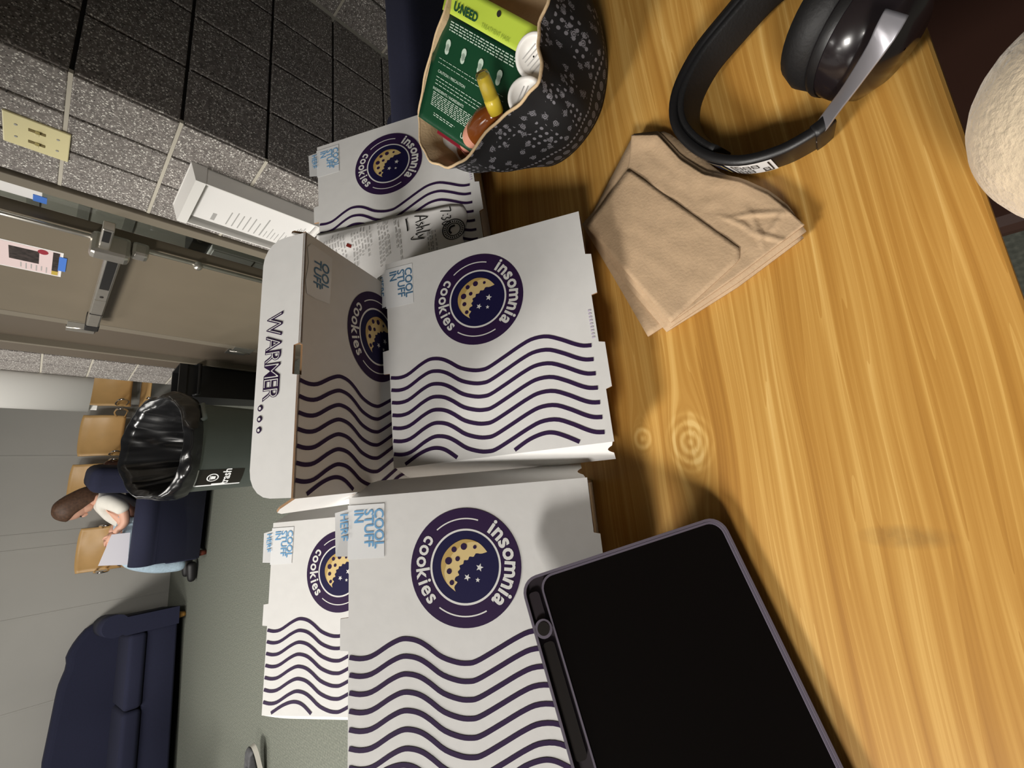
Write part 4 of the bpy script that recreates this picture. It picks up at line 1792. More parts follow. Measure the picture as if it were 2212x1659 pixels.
lathe(b2, [(.0086, .0145), (.0078, ln * .98), (.0066, ln + .002)], 24, SBI @ Mx)
finish('clear_cap', b2, M_clear, sb)
bend = onz(1012, 325, .775)
Mb, lb = axis_m(bend, tbn)
b2 = bmesh.new()
lathe(b2, [(.012, 0), (.0185, .004), (.0195, lb * .6), (.0185, lb * .78), (.012, lb * .93), (.0085, lb)], 28, SBI @ Mb)
finish('bottle_body', b2, M_amber, sb)
b2 = bmesh.new()
lathe(b2, [(.0188, lb * .18), (.0198, lb * .2), (.0198, lb * .52), (.0188, lb * .54)], 28, SBI @ Mb)
finish('pink_label', b2, mat('pink_label', (214, 150, 128), .4), sb)


def jar(name, label, pc, z, nrm, r, h, groove):
    c = onz(pc[0], pc[1], z)
    q = Vector(nrm).normalized().to_track_quat('Z', 'Y').to_matrix().to_4x4()
    o = empty(name, label, 'jar', tuple(c))
    Ml = o.matrix_basis.inverted() @ Matrix.Translation(c) @ q
    b3 = bmesh.new()
    lathe(b3, [(r * .96, -h), (r * .98, -.011), (r * .9, -.010)], 32, Ml)
    finish('jar_body', b3, M_whitepl, o)
    b3 = bmesh.new()
    lathe(b3, [(r * 1.0, -.0095), (r * 1.02, -.008), (r * 1.02, -.0015), (r * .97, 0), (r * .80, 0), (r * .78, -.0012), (.001, -.0012)], 36, Ml, cap=False)
    lid_ = finish('lid', b3, M_whitepl, o)
    b3 = bmesh.new()
    for k in range(groove):
        face(b3, [Ml @ Vector((x, y, -.0008)) for x, y in ((-r * .5, -.5 * r + k * .2 * r), (r * (.5 - .1 * (k % 3)), -.5 * r + k * .2 * r), (r * (.5 - .1 * (k % 3)), -.44 * r + k * .2 * r), (-r * .5, -.44 * r + k * .2 * r))])
    finish('lid_print', b3, M_greyink, lid_)
    return o


jar('cream_jar', 'white round jar lid nearest the headphones inside the hat', (1152, 122), .826, (-.55, -.35, .8), .0215, .03, 5)
jar('cream_jar', 'white round jar with a grooved edge beside the yellow pump', (1136, 208), .828, (-.25, -.55, .75), .0200, .03, 5)

# ------------------------------------------------------------------ sleeve of the person at the near edge
M_fleece = mat('beige_fleece', (204, 187, 160), 0.95, noise=0.10, scale=130, bump=0.8, bscale=260, sheen=0.4)
ec = onz(2425, 232, .800)
axd = Vector((.42, -.62, -.05)).normalized()
R_ = .060
b2 = bmesh.new()
pth, rad = [], []
for k in range(9):
    a = PI / 2 * k / 8
    pth.append(ec - axd * R_ * .85 * math.cos(a))
    rad.append(max(.004, R_ * math.sin(a)))
for k in range(1, 12):
    pth.append(ec + axd * .035 * k + Vector((0, 0, .004 * math.sin(k * 1.3))))
    rad.append(R_ + .0016 * k + .0025 * math.sin(k * 2.1))
tube(b2, pth, rad, 40)
pn_ = finish('person', b2, M_fleece, None, True)
tag(pn_, 'bent limb of a person in fuzzy beige fleece beyond the near table edge', 'person')
# dark chair seat below the near edge
cs = empty('dark_chair', 'dark brown chair seat in shadow beside the near table edge', 'chair', (.50, -.02, 0), TYAW)
M_dk = mat('dark_brown_wood', (62, 36, 26), 0.6)
b2 = bmesh.new()
box(b2, -.24, .24, -.24, .10, .42, .46, bev=.015)
finish('seat', b2, M_dk, cs)
for x in (-.2, .2):
    for y in (-.2, .07):
        b2 = bmesh.new()
        box(b2, x - .018, x + .018, y - .018, y + .018, 0, .42)
        finish('leg', b2, M_dk, cs)

# ------------------------------------------------------------------ trash can with its bag
CC = Vector((-.615, 2.72, 0))
CR = .245
M_can = mat('grey_green_plastic', (104, 112, 108), 0.45, noise=0.05, scale=8)
M_bag = mat('glossy_black_bag', (20, 20, 21), 0.22, spec=0.6)
tc_ = empty('trash_can', 'round grey trash can with a black sign standing by the door', 'trash can', tuple(CC))
b2 = bmesh.new()
lathe(b2, [(.195, 0), (.205, .01), (CR - .012, .62), (CR, .625), (CR, .66), (CR - .012, .66), (CR - .02, .62), (.19, .02)], 48)
finish('can_body', b2, M_can, tc_)
# sign
dirc = math.atan2(-CC.y, -CC.x) - .12
b2 = bmesh.new()


def can_pt(a, z, out=.0):
    r = .205 + (CR - .012 - .205) * z / .62 + out
    return Vector((r * math.cos(dirc + a), r * math.sin(dirc + a), z))


def can_patch(bm, a0, a1, z0, z1, out, mi=0, n=8):
    prv = None
    for k in range(n + 1):
        a = a0 + (a1 - a0) * k / n
        cur = (bm.verts.new(can_pt(a, z0, out)), bm.verts.new(can_pt(a, z1, out)))
        if prv:
            bm.faces.new((prv[0], cur[0], cur[1], prv[1])).material_index = mi
        prv = cur


SA0, SA1, SZ0, SZ1 = -.86, -.38, .395, .598
can_patch(b2, SA0, SA1, SZ0, SZ1, .002)
sg = finish('trash_sign', b2, mat('black_sign', (24, 20, 16), .3), tc_)
sg['label'] = 'black sign with a white bin icon and the word trash'
b2 = bmesh.new()
can_patch(b2, SA0 - .025, SA0 + .02, SZ0, SZ1, .0026)
can_patch(b2, SA0 + .02, SA0 + .06, SZ0 + .07, SZ0 + .13, .0026)
can_patch(b2, SA0, SA1, SZ1 - .002, SZ1 + .004, .0026)
finish('worn_edge', b2, M_sticker, sg)
b2 = bmesh.new()
am, zm = (SA0 + SA1) / 2 + .02, .53


def can_map(bm, pts):
    bm.faces.new([bm.verts.new(can_pt(am + x / .225, zm + y, .003)) for x, y in pts])


for i in range(24):
    a0, a1 = 2 * PI * i / 24, 2 * PI * (i + 1) / 24
    can_map(b2, [(r * math.cos(a), r * math.sin(a)) for r, a in ((.021, a0), (.026, a0), (.026, a1), (.021, a1))])
can_map(b2, [(-.009, -.012), (.009, -.012), (.011, .008), (-.011, .008)])
can_map(b2, [(-.013, .010), (.013, .010), (.013, .013), (-.013, .013)])
finish('sign_icon', b2, M_sticker, sg)
b2 = bmesh.new()
vs_, fs_ = textmesh('trash', .018)
x0 = (min(v.x for v in vs_) + max(v.x for v in vs_)) / 2
nv = [b2.verts.new(can_pt(am + (v.x - x0) * .052 / .225, .455 + v.y * .052, .003)) for v in vs_]
for f in fs_:
    try:
        b2.faces.new([nv[i] for i in f])
    except ValueError:
        pass
finish('sign_lettering', b2, M_sticker, sg)
for a in (0.9, 0.9 + PI):
    b2 = bmesh.new()
    tube(b2, [can_pt(a - .25, .63, 0), can_pt(a - .2, .60, .03), can_pt(a + .2, .60, .03), can_pt(a + .25, .63, 0)], .012, 8)
    finish('side_grip', b2, M_can, tc_)
# bag folded over the rim, its far side standing up
bg = empty('trash_bag', 'glossy black liner bag folded over the rim of the trash can', 'bag', tuple(CC))
near_a = math.atan2(-CC.y, -CC.x)


def bagf(a, t):
    th = 2 * PI * a
    far = .5 - .5 * math.cos(th - near_a)          # 1 on the far side
    lf = .5 + .5 * math.cos(th - (near_a - PI / 2))  # 1 on the left side
    top = .672 + .165 * far ** 1.3 + .02 * lf * far
    if t < .3:                   # outside cuff from bottom to top
        s = t / .3
        r = CR + .010 + .012 * math.sin(PI * s) + .015 * far * s
        z = (.605 + .02 * far) * (1 - s) + top * s
        rr = .8
    elif t < .42:
        s = (t - .3) / .12
        r = CR + .010 + .015 * far - .028 * s
        z = top + .010 * math.sin(PI * s)
        rr = .6
    else:
        s = (t - .42) / .58
        r = (CR - .02) * (1 - .35 * s)
        z = top - .45 * s
        rr = .8
    p = Vector((r * math.cos(th), r * math.sin(th), z))
    k = noise3((math.cos(th) * 2.2, math.sin(th) * 2.2, t * 3), 1.0)
    k2 = noise3((math.cos(th) * 6, math.sin(th) * 6, t * 6 + 4), 1.0)
    k3 = noise3((math.cos(th) * 14, math.sin(th) * 14, t * 3 + 9), 1.0)
    w_ = rr * min(1, t * 6 + .3)
    d_ = Vector((math.cos(th), math.sin(th), 0))
    p += d_ * (k * .020 + k2 * .014 + abs(k3) * .010) * w_
    p.z += (k * .016 + k2 * .006) * w_ * (1 if t > .2 else t * 5)
    return p


b2 = bmesh.new()
grid(b2, bagf, 120, 44, closed_u=True)
finish('bag_film', b2, M_bag, bg, True)
# black bin between the trash can and the wall
bb = empty('black_bin', 'black plastic bin in the shadow between grey can and block wall', 'bin', (-.36, 3.45, 0), .38)
b2 = bmesh.new()
tmp = bmesh.new()
lathe(b2, [(.13, 0), (.155, .56), (.165, .56), (.165, .60), (.14, .60), (.12, .03)], 4, Matrix.Rotation(PI / 4, 4, 'Z'), sx=1.0)
o = finish('bin_body', b2, M_blackpl, bb)
for p in o.data.polygons:
    p.use_smooth = False
b2 = bmesh.new()
tube(b2, [(-.1, -.12, .52), (-.1, -.15, .50), (.1, -.15, .50), (.1, -.12, .52)], .010, 8)
finish('bin_handle', b2, M_blackpl, bb)

# ------------------------------------------------------------------ sofa


def cushion(bm, x0, x1, y0, y1, z0, z1, r=.05, M=None, puff=.0, seg=4):
    tmp = bmesh.new()
    bmesh.ops.create_cube(tmp, size=1)
    for v in tmp.verts:
        v.co = Vector(((x0 + x1) / 2 + v.co.x * (x1 - x0), (y0 + y1) / 2 + v.co.y * (y1 - y0), (z0 + z1) / 2 + v.co.z * (z1 - z0)))
    bmesh.ops.bevel(tmp, geom=list(tmp.edges), offset=r, segments=seg, affect='EDGES', profile=.5)
    for f in tmp.faces:
        f.smooth = True
    merge(bm, tmp, M)


def rolled_arm(bm, x0, x1, y0, y1, h, out, M=None):
    """arm panel with a rolled top; profile in x-z, run along y"""
    xm = (x0 + x1) / 2
    wd = x1 - x0
    r = wd * .62
    prof = [(x0, .06), (x0, h - 2 * r * .9)]
    n = 14
    for k in range(n + 1):
        a = PI * 1.18 - (PI * 1.36) * k / n
        prof.append((xm + out + r * math.cos(a), h - r + r * math.sin(a)))
    prof += [(x1, h - 2 * r * .9), (x1, .06)]
    a_ = [bm.verts.new((M @ Vector((x, y0, z))) if M else (x, y0, z)) for x, z in prof]
    b_ = [bm.verts.new((M @ Vector((x, y1, z))) if M else (x, y1, z)) for x, z in prof]
    bm.faces.new(a_)
    bm.faces.new(b_[::-1])
    m = len(prof)
    for i in range(m):
        f = bm.faces.new((a_[i], b_[i], b_[(i + 1) % m], a_[(i + 1) % m]))
        f.smooth = True


SO = Vector((-2.62, 4.84, 0))
so = empty('sofa', 'navy three seat camelback sofa with rolled arms against the grey wall', 'sofa', tuple(SO), math.atan2(.447, .895))
SL, SD = 2.15, .82
b2 = bmesh.new()
cushion(b2, -SL + .03, -.03, .03, SD, .06, .285, .02)
finish('sofa_base', b2, M_navy, so)
for k in range(3):
    b2 = bmesh.new()
    x1 = -.17 - k * (SL - .34) / 3
    x0 = x1 - (SL - .34) / 3 + .006
    cushion(b2, x0, x1, 0, SD - .2, .285, .412, .035)
    finish('seat_cushion', b2, M_navy, so)
b2 = bmesh.new()
# camelback: outline in x-z, leaning a little
top = []
n = 40
for k in range(n + 1):
    u = k / n
    x = -.02 - (SL - .04) * u
    e = min(u, 1 - u) * 2
    z = .56 + .20 * min(1, e * 4) ** .55 + .055 * (1 - abs(2 * u - 1)) ** 1.2 - .03 * math.exp(-((e - .32) / .1) ** 2)
    top.append((x, z))
prof = top + [(-SL + .02, .1), (-.02, .1)]
fr = [b2.verts.new((x, SD - .20 + (z - .4) * .12, z)) for x, z in prof]
bk_ = [b2.verts.new((x, SD + (z - .4) * .12, z)) for x, z in prof]
b2.faces.new(fr[::-1])
b2.faces.new(bk_)
for i in range(len(prof)):
    b2.faces.new((fr[i], fr[(i + 1) % len(prof)], bk_[(i + 1) % len(prof)], bk_[i])).smooth = True
o = finish('sofa_back', b2, M_navy, so)
mb = o.modifiers.new('round', 'BEVEL')
mb.width = .05
mb.segments = 4
mb.limit_method = 'ANGLE'
for (x0, x1, out) in ((-.17, -.02, .02), (-SL + .02, -SL + .17, -.02)):
    b2 = bmesh.new()
    rolled_arm(b2, x0, x1, -.01, SD - .05, .60, out)
    finish('rolled_arm', b2, M_navy, so)
for x in (-.10, -SL + .10):
    for y in (.06, SD - .08):
        b2 = bmesh.new()
        lathe(b2, [(.022, 0), (.032, .07)], 14, Matrix.Translation((x, y, 0)))
        finish('foot', b2, mat('oak_foot', (190, 140, 70), .5), so)

# ------------------------------------------------------------------ armchair with a reading person, facing left
AC = Vector((-1.33, 4.60, 0))
ACZ = math.atan2(.208, .978)          # local -x = facing direction, y = away from the viewer


def armchair(name, label, p, rz, ln=.72, dp=.78, ah=.54, bh=.84):
    r = empty(name, label, 'armchair', tuple(p), rz, 'navy armchairs')
    b3 = bmesh.new()
    cushion(b3, -ln, -.02, .03, dp - .03, .06, .30, .02)
    finish('chair_base', b3, M_navy, r)
    b3 = bmesh.new()
    cushion(b3, -ln - .01, -.14, .15, dp - .15, .30, .43, .04)
    finish('seat_cushion', b3, M_navy, r)
    b3 = bmesh.new()
    cushion(b3, -.14, .07, .06, dp - .06, .08, bh, .07, Matrix.Rotation(.06, 4, 'Y'))
    finish('chair_back', b3, M_navy, r)
    for y0, y1, o_ in ((0, .15, -.015), (dp - .15, dp, .015)):
        b3 = bmesh.new()
        # run the rolled profile along x
        rolled_arm(b3, y0, y1, 0, ln - .02, ah, o_, Matrix(((0, -1, 0, 0), (1, 0, 0, 0), (0, 0, 1, 0), (0, 0, 0, 1))))
        bmesh.ops.recalc_face_normals(b3, faces=b3.faces)
        finish('rolled_arm', b3, M_navy, r)
    for x in (-.06, -ln + .05):
        for y in (.05, dp - .05):
            b3 = bmesh.new()
            lathe(b3, [(.02, 0), (.03, .07)], 12, Matrix.Translation((x, y, 0)))
            finish('foot', b3, mat('red_brown_foot', (110, 50, 35), .5), r)
    return r


armchair('armchair', 'navy armchair seen from its side with a reading person in it', AC, ACZ)
# second one just beyond the right end of the table
ac2 = armchair('armchair', 'navy armchair close behind the right end of the table', (.52, .835, 0), math.radians(24), .0 + .5, .5, .62, .68) if False else None
nb = empty('upholstered_chair', 'navy upholstered chair beyond the right end of the table', 'chair', (.50, .815, 0), math.radians(22))
b2 = bmesh.new()
cushion(b2, 0, .62, 0, .12, .10, .682, .03)
finish('chair_back', b2, M_navy, nb)
b2 = bmesh.new()
cushion(b2, 0.02, .60, .11, .50, .26, .44, .03)
finish('seat_cushion', b2, M_navy, nb)
for x in (.05, .57):
    for y in (.06, .46):
        b2 = bmesh.new()
        lathe(b2, [(.018, 0), (.022, .27)], 12, Matrix.Translation((x, y, 0)))
        finish('leg', b2, M_dk, nb)

# person
M_skin = mat('skin', (222, 172, 148), 0.5)
M_hair = mat('brown_hair', (78, 54, 38), 0.6, noise=0.35, scale=60, bump=0.3, bscale=120)
M_shirt = mat('off_white_cotton', (232, 228, 218), 0.85, noise=0.04, scale=20, bump=0.2, bscale=60)
M_jean = mat('light_blue_denim', (178, 200, 216), 0.9, noise=0.12, scale=60)
M_shoe = mat('black_shoe', (24, 23, 24), 0.5)
AM = Matrix.Translation(AC) @ Matrix.Rotation(ACZ, 4, 'Z')
ap = lambda e, y, z: AM @ Vector((-e, y, z))
pe = empty('person', 'person in a white shirt and pale jeans reading in the navy armchair', 'person', tuple(ap(.38, .38, .43)))
PI_ = pe.matrix_basis.inverted()
q_ = lambda e, y, z: PI_ @ ap(e, y, z)
body = [(q_(.36, .38, .47), .115), (q_(.28, .38, .58), .11), (q_(.19, .38, .69), .105), (q_(.165, .38, .765), .052), (q_(.20, .38, .825), .045),
        (q_(.165, .25, .72), .055), (q_(.24, .17, .60), .042), (q_(.36, .17, .575), .034), (q_(.44, .20, .64), .026),
        (q_(.165, .51, .72), .055), (q_(.24, .59, .60), .042), (q_(.38, .56, .58), .034), (q_(.48, .46, .63), .026),
        (q_(.42, .29, .49), .085), (q_(.70, .27, .52), .062), (q_(.78, .27, .30), .05), (q_(.80, .27, .09), .036),
        (q_(.42, .47, .49), .085), (q_(.70, .49, .52), .062), (q_(.78, .49, .30), .05), (q_(.80, .49, .09), .036)]
skin('body', body, [(0, 1), (1, 2), (2, 3), (3, 4), (2, 5), (5, 6), (6, 7), (7, 8), (2, 9), (9, 10), (10, 11), (11, 12), (0, 13), (13, 14), (14, 15), (15, 16), (0, 17), (17, 18), (18, 19), (19, 20)], M_skin, pe)
g_ = lambda j, k: (j[0], j[1] * k)
skin('shirt', [(q_(.37, .38, .47), .135), (q_(.29, .38, .58), .13), (q_(.19, .38, .69), .122), (q_(.165, .38, .755), .062), (q_(.165, .24, .715), .07), (q_(.225, .165, .615), .058), (q_(.27, .165, .585), .050),
               (q_(.165, .52, .715), .07), (q_(.225, .595, .615), .058), (q_(.28, .59, .585), .050)],
     [(0, 1), (1, 2), (2, 3), (2, 4), (4, 5), (5, 6), (2, 7), (7, 8), (8, 9)], M_shirt, pe)
skin('jeans', [(q_(.38, .38, .46), .13), (q_(.43, .29, .49), .098), (q_(.70, .27, .52), .075), (q_(.78, .27, .30), .066), (q_(.80, .27, .09), .058), (q_(.43, .47, .49), .098), (q_(.70, .49, .52), .075), (q_(.78, .49, .30), .066), (q_(.80, .49, .09), .058)],
     [(0, 1), (1, 2), (2, 3), (3, 4), (0, 5), (5, 6), (6, 7), (7, 8)], M_jean, pe)
for y in (.27, .49):
    skin('shoe', [(q_(.78, y, .06), .045), (q_(.84, y, .05), .045), (q_(.92, y, .042), .04), (q_(.97, y, .036), .03)], [(0, 1), (1, 2), (2, 3)], M_shoe, pe)
# head, looking down to the left
hd = Matrix.Translation(q_(.225, .38, .885)) @ Matrix.Rotation(ACZ + PI, 4, 'Z') @ Matrix.Rotation(.62, 4, 'Y')   # local +x = face, z = crown
b2 = bmesh.new()
ell(b2, (0, 0, .015), (.088, .074, .098), hd)
ell(b2, (.028, 0, -.048), (.056, .054, .062), hd)
ell(b2, (.090, 0, -.015), (.016, .012, .022), hd)
ell(b2, (.074, 0, -.062), (.012, .020, .007), hd)
for s in (-1, 1):
    ell(b2, (.000, s * .076, -.008), (.018, .010, .030), hd)
finish('head', b2, M_skin, pe)
for s in (-1, 1):
    b2 = bmesh.new()
    ell(b2, (.082, s * .030, .008), (.008, .012, .006), hd)
    finish('eye', b2, M_black, pe)
b2 = bmesh.new()


def hairf(a, t):
    th, ph = 2 * PI * a, PI * t
    d = Vector((math.sin(ph) * math.cos(th), math.sin(ph) * math.sin(th), math.cos(ph)))
    r = Vector((.104, .092, .112))
    p = Vector((d.x * r.x - .014, d.y * r.y, d.z * r.z + .022))
    if d.x > .35 and d.z < .55:
        p.x = min(p.x, .035 + .05 * max(0, d.z))
    if d.z < -.1:
        p.z -= .10 * min(1, (-d.z - .1) * 1.3)
        p.x -= .03 * (-d.z)
    p += d * .006 * noise3((a * 30, t * 5, 1))
    return hd @ p


grid(b2, hairf, 36, 22, closed_u=True)
finish('hair', b2, M_hair, pe, True)


def hand(parent, wrist, fing, palm_n, L, m, curl=.5):
    """palm and five separate tapering fingers; fing = direction of the fingers, palm_n = out of the palm"""
    f = fing.normalized()
    n_ = (palm_n - f * palm_n.dot(f)).normalized()
    s_ = f.cross(n_)
    b3 = bmesh.new()
    tube(b3, [wrist, wrist + f * L * .18, wrist + f * L * .38, wrist + f * L * .48], [L * .13, L * .19, L * .22, L * .17], 10)
    for k, (off, ln_) in enumerate(((-.17, .42), (-.06, .50), (.06, .47), (.17, .38))):
        p = wrist + f * L * .44 + s_ * off * L
        pts = [p]
        d = f.copy()
        for j in range(3):
            d = (d + n_ * curl * .55).normalized()
            p = p + d * L * ln_ / 3
            pts.append(p)
        tube(b3, pts, [L * .062, L * .058, L * .050, L * .036], 8)
    p = wrist + f * L * .16 - s_ * L * .15
    d = (f * .6 - s_ * .7 + n_ * .3).normalized()
    tube(b3, [p, p + d * L * .2, p + d * L * .2 + (d + f).normalized() * L * .17], [L * .075, L * .066, L * .04], 8)
    return finish('hand', b3, m, parent, True)


fd_ = (q_(.62, .30, .66) - q_(.44, .20, .64))
hand(pe, q_(.44, .20, .64), q_(.56, .22, .665) - q_(.44, .20, .64), q_(.44, .30, .60) - q_(.44, .20, .64), .15, M_skin)
hand(pe, q_(.48, .46, .63), q_(.60, .40, .655) - q_(.48, .46, .63), q_(.48, .36, .60) - q_(.48, .46, .63), .15, M_skin)
# the sheets being read
b2 = bmesh.new()
pp = [ap(.43, .10, .66), ap(.43, .10, .545), ap(.69, .10, .535), ap(.665, .10, .715)]
fold_slab(b2, pp, .004, 0, 0)
tag(finish('paper_sheet', b2, mat('bluish_white_paper', (224, 222, 232), .6)), 'white sheet of paper held by the reading person', 'paper')

# ------------------------------------------------------------------ wooden chairs along the far wall


def ply_chair(label, p, rz, h=.88, wd=.42):
    r = empty('wooden_chair', label, 'chair', tuple(p), rz, 'plywood chairs along the far wall')
    b3 = bmesh.new()

    def bf(a, t):
        x = (a - .5) * wd
        y = .20 + .05 * (1 - (2 * a - 1) ** 2) + .05 * t - .03 * math.sin(PI * min(1, t * 1.2))
        return Vector((x, y - .02, h - .34 + .34 * t - .012 * abs(2 * a - 1) ** 4 * t))
    grid(b3, bf, 14, 12)
    o = finish('back_panel', b3, M_ply, r, True)
    solid(o, .012)
    b3 = bmesh.new()
    grid(b3, lambda a, t: Vector(((a - .5) * wd, -.22 + .42 * t, .45 - .03 * math.sin(PI * a) * math.sin(PI * t) - .03 * max(0, .15 - t) / .15)), 12, 12)
    o = finish('seat', b3, M_ply, r, True)
    solid(o, .012)
    for s in (-1, 1):
        x = s * (wd / 2 - .015)
        b3 = bmesh.new()
        tube(b3, catmull([(x, .22, h - .12), (x, .21, .60), (x, .19, .44), (x, .20, .2), (x, .22, .012)], 14), .011, 8)
        finish('rear_leg', b3, M_chrome, r)
        b3 = bmesh.new()
        tube(b3, catmull([(x, .19, .43), (x, 0, .43), (x, -.19, .43), (x, -.215, .38), (x, -.22, .012)], 16), .011, 8)
        finish('front_leg', b3, M_chrome, r)
        b3 = bmesh.new()
        tube(b3, catmull([(x * 1.02, .20, .62), (x * 1.12, .05, .655), (x * 1.12, -.12, .65), (x * 1.1, -.16, .62), (x * 1.1, -.10, .57), (x * 1.05, .05, .56), (x * 1.02, .19, .56)], 20), .009, 8)
        finish('arm_loop', b3, M_chrome, r)
    return r


F4 = FW + Vector((0.3633, -0.9317, 0)) * .4
crz = math.atan2(AB.y, AB.x)
# distance a is measured to the right of the reference point on the wall
near = lambda a, s: Vector((0, 0, 0)) + (F4 + AB * a) * s
wc0 = ply_chair('wooden chair back just right of the navy sofa', near(.955, 1.0), crz, .785, .41)
wc1 = ply_chair('wooden chair mostly hidden behind the armchair back', near(1.58, 1.0), crz, .91, .42)
wc2 = ply_chair('wooden chair standing behind the black trash bag', near(2.09, 1.0), crz, .885, .42)
wc3 = ply_chair('wooden chair below the hanging white sheet by the block wall', near(2.62, 1.0), crz, .86, .42)
# brown bag on the seat of the second chair
hb_ = empty('brown_bag', 'dark brown leather bag on a wooden chair seat behind the trash bag', 'bag', tuple(near(1.69, .985)) , crz)
hb_.location.z = .452
b2 = bmesh.new()
cushion(b2, -.11, .11, -.08, .08, 0, .25, .05)
finish('bag_body', b2, mat('brown_leather', (70, 42, 30), .3, noise=.2, scale=20, bump=.2), hb_)
b2 = bmesh.new()
tube(b2, catmull([(-.07, -.02, .23), (-.05, -.02, .31), (.05, -.02, .31), (.07, -.02, .23)], 12), .008, 8)
finish('bag_handle', b2, mat('brown_leather_dark', (52, 30, 22), .4), hb_)

# white sheet hanging at the end of the block wall
wb = empty('hanging_sheet', 'curved white sheet hanging at the end of the block wall', 'sheet')
WBX = (-AB * .7 + SB * .714).normalized()
WB = frame_m(J + SB * 2.14, WBX, Vector((WBX.y, -WBX.x, 0)) * -1)
wb.matrix_world = WB
b2 = bmesh.new()
grid(b2, lambda a, t: Vector((.13 - .13 * math.cos(PI * a), .06 * math.sin(PI * a), .950 + 1.35 * t)), 24, 2)
o = finish('sheet_film', b2, M_whitepl, wb, True)
solid(o, .003)
b2 = bmesh.new()
box(b2, .205, .243, .01, .014, .909, .97, bev=.001)
finish('hanging_tab', b2, M_whitepl, wb)
b2 = bmesh.new()
tube(b2, [(-.02, .03, 2.31), (.25, .03, 2.31)], .012, 10)
finish('hanging_rod', b2, M_steel, wb)

# ------------------------------------------------------------------ passer-by at the left edge: only a foot and shin reach into the picture
M_dj = mat('dark_blue_denim', (38, 44, 72), 0.9, noise=0.2, scale=80)
M_snk = mat('dark_grey_sneaker', (66, 66, 68), 0.7, noise=0.2, scale=60)
M_sole = mat('off_white_rubber', (206, 202, 192), 0.6)
TO = Vector((-2.43, 2.60, .055))        # toe, lifted
HE = Vector((-2.60, 2.50, .004))        # heel on the carpet
fx = (TO - HE).normalized()
sd = Vector((0, 0, 1)).cross(fx).normalized()
up_ = fx.cross(sd)
FM = Matrix(((fx.x, sd.x, up_.x, HE.x), (fx.y, sd.y, up_.y, HE.y), (fx.z, sd.z, up_.z, HE.z), (0, 0, 0, 1)))
p2 = empty('person', 'walking person at the left edge in dark jeans and a grey sneaker with pale sole', 'person', (-2.75, 2.5, 0))
PM2 = p2.matrix_basis.inverted()
J2 = lambda x, y, z: PM2 @ Vector((x, y, z))


def sneaker(M_):
    outl = [(-.045, -.032), (.0, -.038), (.10, -.036), (.18, -.044), (.225, -.030), (.235, 0), (.225, .028), (.18, .042), (.10, .034), (0, .036), (-.045, .030)]
    oc = catmull([(x, y, 0) for x, y in outl], 44, True)
    b3 = bmesh.new()
    prism(b3, [(p.x, p.y) for p in oc], 0, .024, M=PM2 @ M_)
    so_ = finish('sneaker_sole', b3, M_sole, p2)
    b3 = bmesh.new()

    def up2(a, t):
        p = oc[int(a * 44) % 44]
        k = 1 - t
        hgt = (.085 if p.x < .06 else .085 - (p.x - .06) * .28) * math.sin(t * PI / 2)
        q = Vector((p.x * (1 - .55 * t ** 3) if p.x > .08 else p.x + .02 * t, p.y * (1 - .55 * t ** 2.2), .024 + hgt))
        if p.x > .08:
            q.x = .08 + (p.x - .08) * (1 - .95 * t ** 2.5)
        return PM2 @ M_ @ q
    grid(b3, up2, 44, 8, closed_u=True)
    bmesh.ops.holes_fill(b3, edges=b3.edges)
    finish('sneaker_upper', b3, M_snk, p2, True)
    b3 = bmesh.new()
    for k in range(4):
        x = .065 + k * .024
        z = .024 + .085 - max(0, x - .06) * .22 + .006
        tube(b3, [PM2 @ M_ @ Vector(v) for v in ((x, -.022, z - .014), (x + .006, 0, z), (x, .022, z - .014))], .0035, 6)
    finish('laces', b3, M_sole, p2)


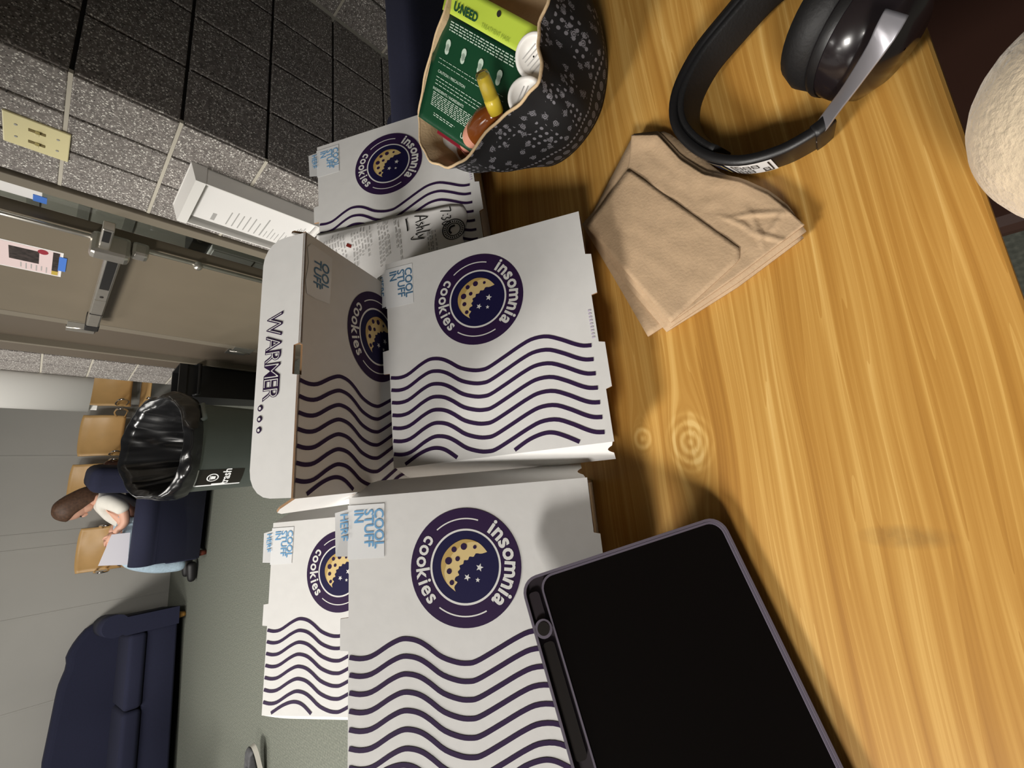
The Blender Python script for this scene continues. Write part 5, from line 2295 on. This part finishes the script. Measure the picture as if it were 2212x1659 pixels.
sneaker(FM)
FM2 = Matrix.Translation((-3.35, 2.62, .002)) @ Matrix.Rotation(.35, 4, 'Z')
sneaker(FM2)
ank1, ank2 = FM @ Vector((.0, 0, .10)), FM2 @ Vector((0, 0, .10))
kn1, kn2 = Vector((-2.80, 2.46, .52)), Vector((-3.12, 2.60, .50))
hipc = Vector((-3.02, 2.50, .95))
h1_, h2_ = hipc + Vector((.03, -.10, -.04)), hipc + Vector((-.03, .10, -.04))
L_ = lambda v: PM2 @ v
nk = hipc + Vector((.03, 0, .52))
skin('body', [(L_(hipc), .12), (L_(hipc + Vector((0, 0, .25))), .12), (L_(hipc + Vector((.01, 0, .42))), .13), (L_(nk), .05), (L_(nk + Vector((.02, 0, .10))), .05), (L_(nk + Vector((.03, 0, .18))), .085), (L_(nk + Vector((.03, 0, .26))), .075),
               (L_(h1_), .085), (L_(kn1), .058), (L_(ank1), .036), (L_(h2_), .085), (L_(kn2), .058), (L_(ank2), .036),
               (L_(hipc + Vector((.0, -.19, .40))), .05), (L_(hipc + Vector((-.08, -.24, .14))), .04), (L_(hipc + Vector((.02, -.24, -.08))), .03),
               (L_(hipc + Vector((.0, .19, .40))), .05), (L_(hipc + Vector((.06, .24, .14))), .04), (L_(hipc + Vector((.14, .24, -.06))), .03)],
     [(0, 1), (1, 2), (2, 3), (3, 4), (4, 5), (5, 6), (0, 7), (7, 8), (8, 9), (0, 10), (10, 11), (11, 12), (2, 13), (13, 14), (14, 15), (2, 16), (16, 17), (17, 18)], M_skin, p2)
skin('jeans', [(L_(hipc + Vector((0, 0, .05))), .145), (L_(h1_), .105), (L_(kn1), .078), (L_(ank1 + (kn1 - ank1) * .03), .062), (L_(h2_), .105), (L_(kn2), .078), (L_(ank2 + (kn2 - ank2) * .03), .062)],
     [(0, 1), (1, 2), (2, 3), (0, 4), (4, 5), (5, 6)], M_dj, p2)
skin('shirt', [(L_(hipc + Vector((0, 0, .03))), .145), (L_(hipc + Vector((0, 0, .25))), .14), (L_(hipc + Vector((.01, 0, .42))), .145), (L_(hipc + Vector((.0, -.20, .39))), .065), (L_(hipc + Vector((-.06, -.235, .20))), .058),
                (L_(hipc + Vector((.0, .20, .39))), .065), (L_(hipc + Vector((.05, .235, .20))), .058)], [(0, 1), (1, 2), (2, 3), (3, 4), (2, 5), (5, 6)], M_dj, p2)
for wr_, dd in ((hipc + Vector((.02, -.24, -.08)), Vector((.05, 0, -.12))), (hipc + Vector((.14, .24, -.06)), Vector((.08, 0, -.10)))):
    hand(p2, L_(wr_), dd, Vector((1, 0, 0)), .17, M_skin)
b2 = bmesh.new()
ell(b2, L_(nk + Vector((.015, 0, .245))), (.098, .085, .09))
finish('hair', b2, M_hair, p2)
